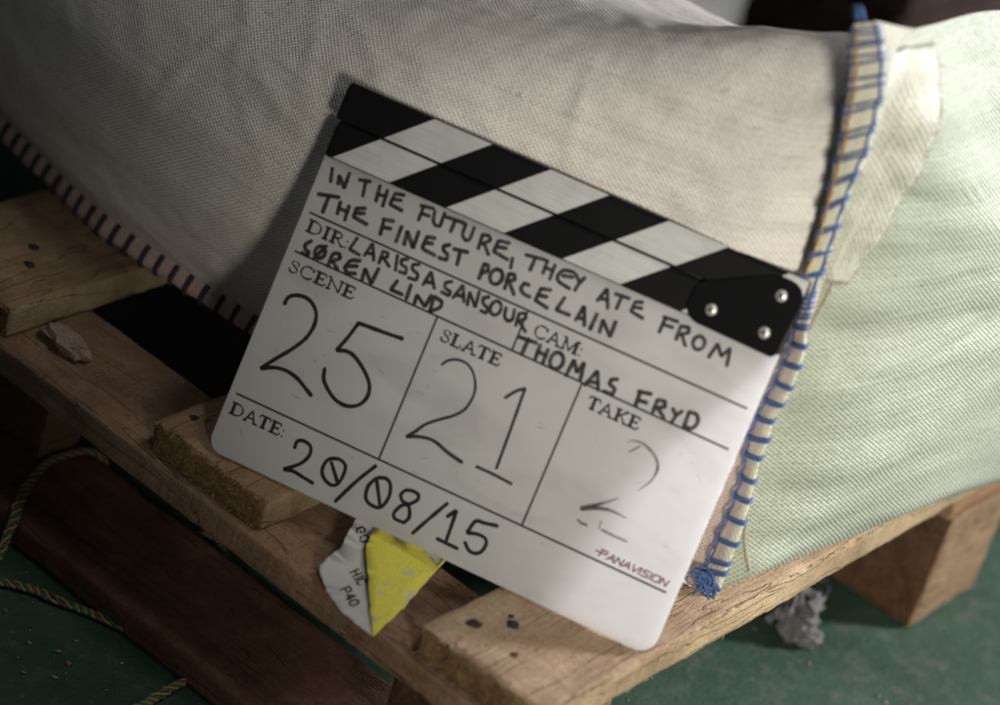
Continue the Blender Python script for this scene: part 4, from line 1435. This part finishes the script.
PEN = {'title_top': (2.25, 'ink_soft'), 'title_bottom': (2.4, 'ink_soft'), 'director_name': (2.1, 'ink_soft'), 'second_director_name': (2.35, 'ink_soft'), 'camera_name': (2.4, 'ink_soft'),
       'scene_number': (2.35, 'ink'), 'slate_number': (1.85, 'ink_mid'), 'take_number': (1.7, 'ink_faint'), 'date_number': (2.2, 'ink')}
PNAME = {'title_top': 'handwritten_title', 'title_bottom': 'handwritten_title', 'director_name': 'handwritten_name', 'second_director_name': 'handwritten_name', 'camera_name': 'handwritten_name',
         'scene_number': 'handwritten_number', 'slate_number': 'handwritten_number', 'take_number': 'handwritten_number', 'date_number': 'handwritten_date'}
for key, strokes in INK.items():
    wd, mk = PEN[key]
    V, F = [], []
    for k, s in enumerate(strokes):
        pts = smooth_stroke([tuple(p) for p in s])
        n_ = len(pts)
        ww = []
        for i, p in enumerate(pts):
            q = 1 + 0.16 * noise.noise(Vector((p[0] * 0.16, p[1] * 0.16, k))) + 0.10 * noise.noise(Vector((p[0] * 0.9, p[1] * 0.9, k)))
            if key == 'slate_number' and k == 0:
                q *= 0.8 + 0.5 * (i / n_) ** 2
            if key == 'take_number':
                e = i / (n_ - 1)
                q *= [math.sin(math.pi * min(1, max(0.03, e))) * 0.9 + 0.1, 1.6 * (1 - e) + 0.25, 1.5 * (1 - e) + 0.3, 0.9, 0.5, 0.8, 0.5][k]
            ww.append(wd * q)
        ribbon(pts, ww, 0.10 + 0.003 * k, V, F, True)
    o = spart(PNAME[key], V, F, M[mk])
    if key == 'take_number':
        o['label'] = 'half wiped handwritten take number 2'
# smears of wiped ink and small scuffs
V, F = [], []
rnd = random.Random(5)
for k in range(48):
    x, y = rnd.uniform(12, 268), rnd.uniform(14, 116)
    a = rnd.uniform(-1.2, 0.6)
    l = rnd.uniform(1.2, 6)
    ribbon([(x, y), (x + l * math.cos(a) * .5, y + l * math.sin(a) * .5 + rnd.uniform(-.3, .3)), (x + l * math.cos(a), y + l * math.sin(a))], [0.3, rnd.uniform(0.4, 1.0), 0.3], 0.06 + 0.001 * k, V, F, True)
o = spart('scuff_marks', V, F, M['ink_ghost'])
o['kind'] = 'stuff'

# ------------------------------------------------------------------ torn folded sandpaper
def sand_mat():
    m, nt, b = mat('yellow_abrasive')
    tc = nd(nt, 'ShaderNodeTexCoord').outputs['Object']
    g = noise_tex(nt, tc, 1500.0, 2.0, 0.7)
    p = noise_tex(nt, tc, 90.0, 4.0, 0.65, 0.6)
    c = ramp(nt, g, [(0.3, (0.56, 0.50, 0.05)), (0.65, (0.82, 0.76, 0.11))])
    worn = mth(nt, 'MULTIPLY', ramp(nt, p, [(0.60, (0, 0, 0)), (0.64, (1, 1, 1))]), ramp(nt, g, [(0.40, (0, 0, 0)), (0.50, (1, 1, 1))]))
    c = mixc(nt, worn, c, (0.50, 0.49, 0.44))
    nt.links.new(c, b.inputs['Base Color'])
    b.inputs['Roughness'].default_value = 0.8
    bump(nt, b, g, 0.0006, 1.0)
    return m


M['sand'] = sand_mat()
M['paper'] = plain('sandpaper_back', (0.50, 0.485, 0.455), 0.85, 0, 0.12, 160)
M['paper_core'] = plain('torn_paper_edge', (0.62, 0.60, 0.55), 0.9, 0, 0.2, 400)
sheet = empty('torn_sandpaper', (0.125, 0.01, DT - 0.0205))
tag(sheet, 'torn scrap of grey backed sandpaper with its yellow grit side folded over', 'sandpaper')
SP = [(0.1001, -0.0049), (0.0985, 0.0085), (0.0978, 0.0157), (0.0930, 0.024), (0.0895, 0.0328), (0.0854, 0.0445), (0.0900, 0.064), (0.1120, 0.066), (0.1381, 0.0553), (0.1500, 0.0123), (0.1570, -0.0206), (0.1440, -0.0206), (0.1309, -0.0195), (0.1160, -0.0145), (0.1040, -0.0079)]
FP = [(0.1025, 0.0392), (0.1040, 0.0310), (0.1077, 0.0236), (0.1180, 0.0135), (0.1297, 0.0034), (0.1440, -0.0100), (0.1575, -0.0215), (0.1545, -0.0010), (0.1527, 0.0081), (0.1470, 0.0300), (0.1420, 0.0500), (0.1293, 0.0496), (0.1250, 0.0515), (0.1205, 0.0500), (0.1180, 0.0440), (0.1146, 0.0413), (0.1080, 0.0425)]
FA, FBp = Vector((0.1570, -0.0206)), Vector((0.1395, 0.0553))


def sheet_z(x, y, lift):
    d = abs((FBp - FA).normalized().cross(Vector((x, y)) - FA)) if lift else 0
    z = -0.0185 + 0.13 * (y + 0.022)
    z += 0.0030 * max(0, (0.118 - x) / 0.02) ** 2 + 0.0002 * noise.noise(Vector((x * 40, y * 40, 1)))
    if lift:
        z += 0.0011 + 0.16 * min(d, 0.03) + 0.0003 * noise.noise(Vector((x * 60, y * 60, 8)))
    return z


def sheet_mesh(name, outline, lift, m_top, parent):
    poly = []
    rnd = random.Random(11)
    for i in range(len(outline)):
        a, b2 = Vector(outline[i]), Vector(outline[(i + 1) % len(outline)])
        for k in range(5):
            p = a.lerp(b2, k / 5)
            j = 0.00035
            poly.append((p.x + rnd.uniform(-j, j), p.y + rnd.uniform(-j, j)))
    bm = bmesh.new()
    vs = [bm.verts.new((p[0], p[1], 0)) for p in poly]
    f = bm.faces.new(vs)
    bmesh.ops.triangulate(bm, faces=[f])
    for _ in range(2):
        bmesh.ops.subdivide_edges(bm, edges=[e for e in bm.edges if e.calc_length() > 0.005], cuts=1, use_grid_fill=False)
        bmesh.ops.triangulate(bm, faces=bm.faces)
    for v in bm.verts:
        v.co.z = sheet_z(v.co.x, v.co.y, lift)
    bmesh.ops.recalc_face_normals(bm, faces=bm.faces)
    if sum(f.normal.z for f in bm.faces) < 0:
        bmesh.ops.reverse_faces(bm, faces=bm.faces)
    me = bpy.data.meshes.new(name)
    bm.to_mesh(me)
    bm.free()
    me.materials.append(m_top)
    me.materials.append(M['paper_core'])
    for p in me.polygons:
        p.use_smooth = True
    o = bpy.data.objects.new(name, me)
    COL.objects.link(o)
    s = o.modifiers.new('thickness', 'SOLIDIFY')
    s.thickness = 0.00045
    s.offset = -1
    s.material_offset_rim = 1
    rel(o, parent)
    return o


back = sheet_mesh('paper_backing', SP, False, M['paper'], sheet)
flap = sheet_mesh('folded_flap', FP, True, M['sand'], sheet)
flap['label'] = 'yellow grit side folded over the sheet'
# rolled fold joining the two
V, F = [], []
for i in range(13):
    t = i / 12
    p = FA.lerp(FBp, t)
    dr = (FBp - FA).normalized()
    nr = Vector((dr.y, -dr.x))
    for k in range(7):
        a = -math.pi / 2 + math.pi * k / 6
        q = p + nr * (0.0011 * math.cos(a))
        V.append((q.x, q.y, sheet_z(p.x, p.y, False) + 0.0007 + 0.0009 * math.sin(a)))
for i in range(12):
    for k in range(6):
        a = i * 7 + k
        F.append([a, a + 7, a + 8, a + 1])
rel(put('fold_edge', V, F, M['sand']), sheet)
# stencil print on the paper: letters as short strokes in a unit box
PL = {'P': [[(0, 0), (0, 1), (.55, 1), (.6, .75), (.55, .5), (0, .5)]], '4': [[(.45, 0), (.45, 1), (0, .35), (.65, .35)]], '0': [[(.3, 0), (.02, .2), (.02, .8), (.3, 1), (.58, .8), (.58, .2), (.3, 0)]], 'H': [[(0, 0), (0, 1)], [(.55, 0), (.55, 1)], [(0, .5), (.55, .5)]],
      'I': [[(.1, 0), (.1, 1)]], 'C': [[(.58, .8), (.3, 1), (.02, .8), (.02, .2), (.3, 0), (.58, .2)]], 'O': [[(.3, 0), (.02, .2), (.02, .8), (.3, 1), (.58, .8), (.58, .2), (.3, 0)]], 'M': [[(0, 0), (0, 1), (.35, .3), (.7, 1), (.7, 0)]], 'G': [[(.58, .8), (.3, 1), (.02, .8), (.02, .2), (.3, 0), (.58, .15), (.58, .45), (.35, .45)]]}


def paper_text(txt, org, ux, uy):
    V, F = [], []
    x = 0.0
    ux, uy = Vector(ux), Vector(uy)
    k = 0
    for c in txt:
        for s in PL[c]:
            P_ = [Vector(org) + ux * (x + q[0]) + uy * q[1] for q in s]
            for a, b2 in zip(P_[:-1], P_[1:]):
                t = (b2 - a).normalized()
                nn_ = Vector((-t.y, t.x)) * 0.00056
                a_, b_ = a - t * 0.0003, b2 + t * 0.0003
                base = len(V)
                for q in (a_ - nn_, b_ - nn_, b_ + nn_, a_ + nn_):
                    V.append((q.x, q.y, sheet_z(q.x, q.y, False) + 0.00022 + 0.00001 * k))
                F.append([base, base + 1, base + 2, base + 3])
                k += 1
        x += {'I': 0.35, 'M': 1.0}.get(c, 0.86)
    rel(put('printed_text', V, F, M['print'], smooth=False), sheet)


ux, uy = Vector((0.0057, -0.0022)), Vector((0.0008, 0.0062))
paper_text('P40', (0.1205, -0.0085), ux, uy)
paper_text('HIC', (0.1140, 0.0060), ux, uy)
paper_text('G0', (0.0935, 0.0300), ux, uy)
paper_text('OMG', (0.0925, 0.0440), ux, uy)

# ------------------------------------------------------------------ cords on the floor and over the bottom board
def cord(pts, rad, label, twist=190.0):
    root = empty('braided_cord', pts[0])
    tag(root, label, 'cord', 'loose ends of braided cord around the bottom board')
    cl = catmull(pts, 26)
    L = np.concatenate([[0], np.cumsum([np.linalg.norm(cl[i + 1] - cl[i]) for i in range(len(cl) - 1)])])
    for k, mk in enumerate(('yellow_cord', 'green_cord', 'yellow_cord', 'blue_cord')):
        P_ = []
        for i, c in enumerate(cl):
            t = Vector(cl[min(i + 1, len(cl) - 1)] - cl[max(i - 1, 0)]).normalized()
            a = t.cross(Vector((0, 0, 1))).normalized()
            b2 = t.cross(a)
            ph = L[i] * twist * 2.4 + k * math.pi / 2 + 2.2 * noise.noise(Vector((L[i] * 60, 1, pts[0][0] * 50)))
            loose = 1 + 0.5 * noise.noise(Vector((L[i] * 45, k * 3, 2)))
            P_.append(Vector(c) + a * (rad * 0.95 * loose * math.cos(ph)) + b2 * (rad * 0.36 * math.sin(ph)))
        V, F = tube(P_, [rad * 0.42 * (1 + 0.4 * noise.noise(Vector((i * 0.4, k, 6)))) for i in range(len(P_))], 6)
        rel(put('strand', V, F, M[mk]), root)
    return root


PT = FZ + 0.020
cord([(-0.090, -0.060, FZ + 0.003), (-0.099, -0.040, FZ + 0.010), (-0.108, -0.024, PT + 0.002), (-0.117, -0.012, PT + 0.004), (-0.128, 0.004, PT + 0.0035), (-0.1405, 0.032, PT + 0.0035), (-0.1405, 0.052, PT + 0.0035), (-0.136, 0.066, PT + 0.003), (-0.130, 0.0735, PT - 0.004), (-0.124, 0.076, FZ + 0.005), (-0.095, 0.076, FZ + 0.003), (-0.062, 0.082, FZ + 0.003), (-0.048, 0.096, FZ + 0.003), (-0.030, 0.085, FZ + 0.003), (-0.010, 0.078, FZ + 0.003)],
     0.0024, 'yellow and green braided cord looped over the dark bottom board')
cord([(-0.125, -0.075, FZ + 0.003), (-0.083, -0.052, FZ + 0.003), (-0.068, -0.041, FZ + 0.003), (-0.051, -0.034, FZ + 0.003), (-0.032, -0.025, FZ + 0.003), (-0.0175, -0.0195, FZ + 0.003), (0.0, -0.012, FZ + 0.003)],
     0.0025, 'yellow and green braided cord on green floor at the far left')
cord([(0.052, -0.120, FZ + 0.003), (0.047, -0.075, FZ + 0.003), (0.0445, -0.050, FZ + 0.003), (0.043, -0.033, FZ + 0.003), (0.042, -0.015, FZ + 0.003)],
     0.0024, 'short cord end on the floor at the bottom edge of the picture')

# ------------------------------------------------------------------ wood chip, crumbs and lint
def lump(name, c0, r3, m, seed, n_=(18, 12), amp=0.35, rotz=0.0, freq=1.6):
    V, F = [], []
    nu, nv = n_
    for j in range(nv + 1):
        th = math.pi * j / nv
        for i in range(nu):
            ph = 2 * math.pi * i / nu
            d = Vector((math.sin(th) * math.cos(ph), math.sin(th) * math.sin(ph), math.cos(th)))
            k = 1 + amp * noise.noise(d * freq + Vector((seed, seed * 2, 0))) + amp * 0.5 * noise.noise(d * freq * 2.7 + Vector((seed, 0, 3)))
            q = Vector((d.x * r3[0] * k, d.y * r3[1] * k, d.z * r3[2] * k))
            q.rotate(Matrix.Rotation(rotz, 3, 'Z'))
            V.append((c0[0] + q.x, c0[1] + q.y, max(c0[2] + q.z, c0[2] - r3[2] * 0.92)))
    for j in range(nv):
        for i in range(nu):
            a, b2 = j * nu + i, j * nu + (i + 1) % nu
            F.append([a, a + nu, b2 + nu, b2])
    return put(name, V, F, m, smooth=False)


CT = DT - 0.0212
tag(fix_normals(lump('wood_chip', (-0.137, 0.0235, CT + 0.0050), (0.0185, 0.0088, 0.0054), M['chip'], 2.3, (16, 9), 0.55, -0.05)),
    'pale splintered wood chip lying on the cross board', 'wood chip')
V, F = [], []
rnd = random.Random(21)
spots = [(rnd.uniform(-0.16, -0.045), rnd.uniform(-0.006, 0.064), CT) for _ in range(34)] + [(rnd.uniform(0.06, 0.17), rnd.uniform(-0.006, 0.064), CT) for _ in range(26)] \
    + [(rnd.uniform(0.18, 0.262), rnd.uniform(-0.002, 0.13), DT) for _ in range(18)] + [(rnd.uniform(-0.15, 0.20), rnd.uniform(-0.16, -0.025), FZ) for _ in range(150)] + [(rnd.uniform(0.2, 0.5), rnd.uniform(0.15, 0.8), FZ) for _ in range(140)] \
    + [(rnd.uniform(-0.25, -0.17), rnd.uniform(0.0, 0.09), DT) for _ in range(8)]
for (x, y, z) in spots:
    r = rnd.uniform(0.0004, 0.0012) * (1.6 if rnd.random() < 0.12 else 1)
    base = len(V)
    ax = rnd.uniform(0, 3)
    for (a, b2, c_) in ((1, 0, 0), (-1, 0, 0), (0, 1, 0), (0, -1, 0), (0, 0, 1), (0, 0, -0.6)):
        s = rnd.uniform(0.5, 1.3) * r
        u, v = a * s * 1.6, b2 * s
        V.append((x + u * math.cos(ax) - v * math.sin(ax), y + u * math.sin(ax) + v * math.cos(ax), z + r * 0.6 + c_ * s * 0.7))
    F += [[base + i for i in f] for f in ((0, 2, 4), (2, 1, 4), (1, 3, 4), (3, 0, 4), (2, 0, 5), (1, 2, 5), (3, 1, 5), (0, 3, 5))]
tag(put('crumbs', V, F, M['chip'], smooth=False), 'scattered crumbs of wood and dust on boards and floor', None, None, 'stuff')

lint = empty('lint_clump', (0.214, 0.375, FZ))
tag(lint, 'grey tangle of fluff and blue thread on the floor under the right board', 'fluff')
rel(fix_normals(lump('fluff', (0.212, 0.372, FZ + 0.014), (0.017, 0.024, 0.014), M['lint'], 4.1, (26, 18), 0.55, 0.4, 2.2)), lint)
rel(fix_normals(lump('fluff', (0.230, 0.366, FZ + 0.006), (0.010, 0.008, 0.0065), M['lint'], 1.4, (20, 14), 0.5, 0.9, 2.0)), lint)
V, F = [], []
for k in range(9):
    c0 = Vector((0.205 + rnd.uniform(-.01, .012), 0.372 + rnd.uniform(-.02, .02), FZ + 0.026 + rnd.uniform(-.004, .004)))
    tube([c0 + Vector((0.012 * math.cos(a + k), 0.012 * math.sin(a * 1.3 + k), 0.004 * math.sin(2 * a))) for a in np.linspace(0, 4, 20)], 0.0011, 5, V, F)
rel(put('blue_threads', V, F, M['navy']), lint)

# ------------------------------------------------------------------ background: a second sack and a dark crate
M['sack_back'] = weave('grey_sack_cloth', (0.11, 0.112, 0.10), (0.07, 0.07, 0.06), (0.08, 0.075, 0.065))
V, F, U = [], [], []
nu, nv = 60, 28
for j in range(nv + 1):
    for i in range(nu):
        ph = 2 * math.pi * i / nu
        th = math.pi * j / nv
        cx_, sx_ = math.cos(ph), math.sin(ph)
        f4 = (abs(cx_) ** 3.2 + abs(sx_) ** 3.2) ** (-1 / 3.2)
        st_ = math.sin(th) ** 0.6
        p = Vector((0.26 * cx_ * f4 * st_, 0.17 * sx_ * f4 * st_, 0.095 * math.copysign(abs(math.cos(th)) ** 0.8, math.cos(th))))
        p += p.normalized() * (0.010 * noise.noise(p * 9) + 0.006 * noise.noise(p * 24))
        p.rotate(Matrix.Rotation(0.5, 3, 'Z'))
        V.append((p.x - 0.50, p.y + 0.80, max(p.z + FZ + 0.088, FZ + 0.001)))
        U.append((ph * 0.2, th * 0.1))
for j in range(nv):
    for i in range(nu):
        a, b2 = j * nu + i, j * nu + (i + 1) % nu
        F.append([a, a + nu, b2 + nu, b2])
tag(fix_normals(put('grey_sack', V, F, M['sack_back'], uvs=U)), 'grey woven sack on the floor behind the big sack', 'sack')
crate = empty('wooden_crate', (-0.5, 1.35, FZ))
tag(crate, 'dark brown wooden crate in the shadow behind the sacks', 'crate')
for k in range(4):
    z0 = FZ + 0.002 + 0.088 * k
    rough_box('plank', (-1.0, 1.10, z0), (-0.205, 1.122, z0 + 0.084), (20, 3, 5), 0.003, M['crate'], crate, 0.001, seed=40 + k)
    rough_box('plank', (-0.228, 1.1235, z0), (-0.206, 1.62, z0 + 0.084), (3, 14, 5), 0.003, M['crate'], crate, 0.001, seed=50 + k)
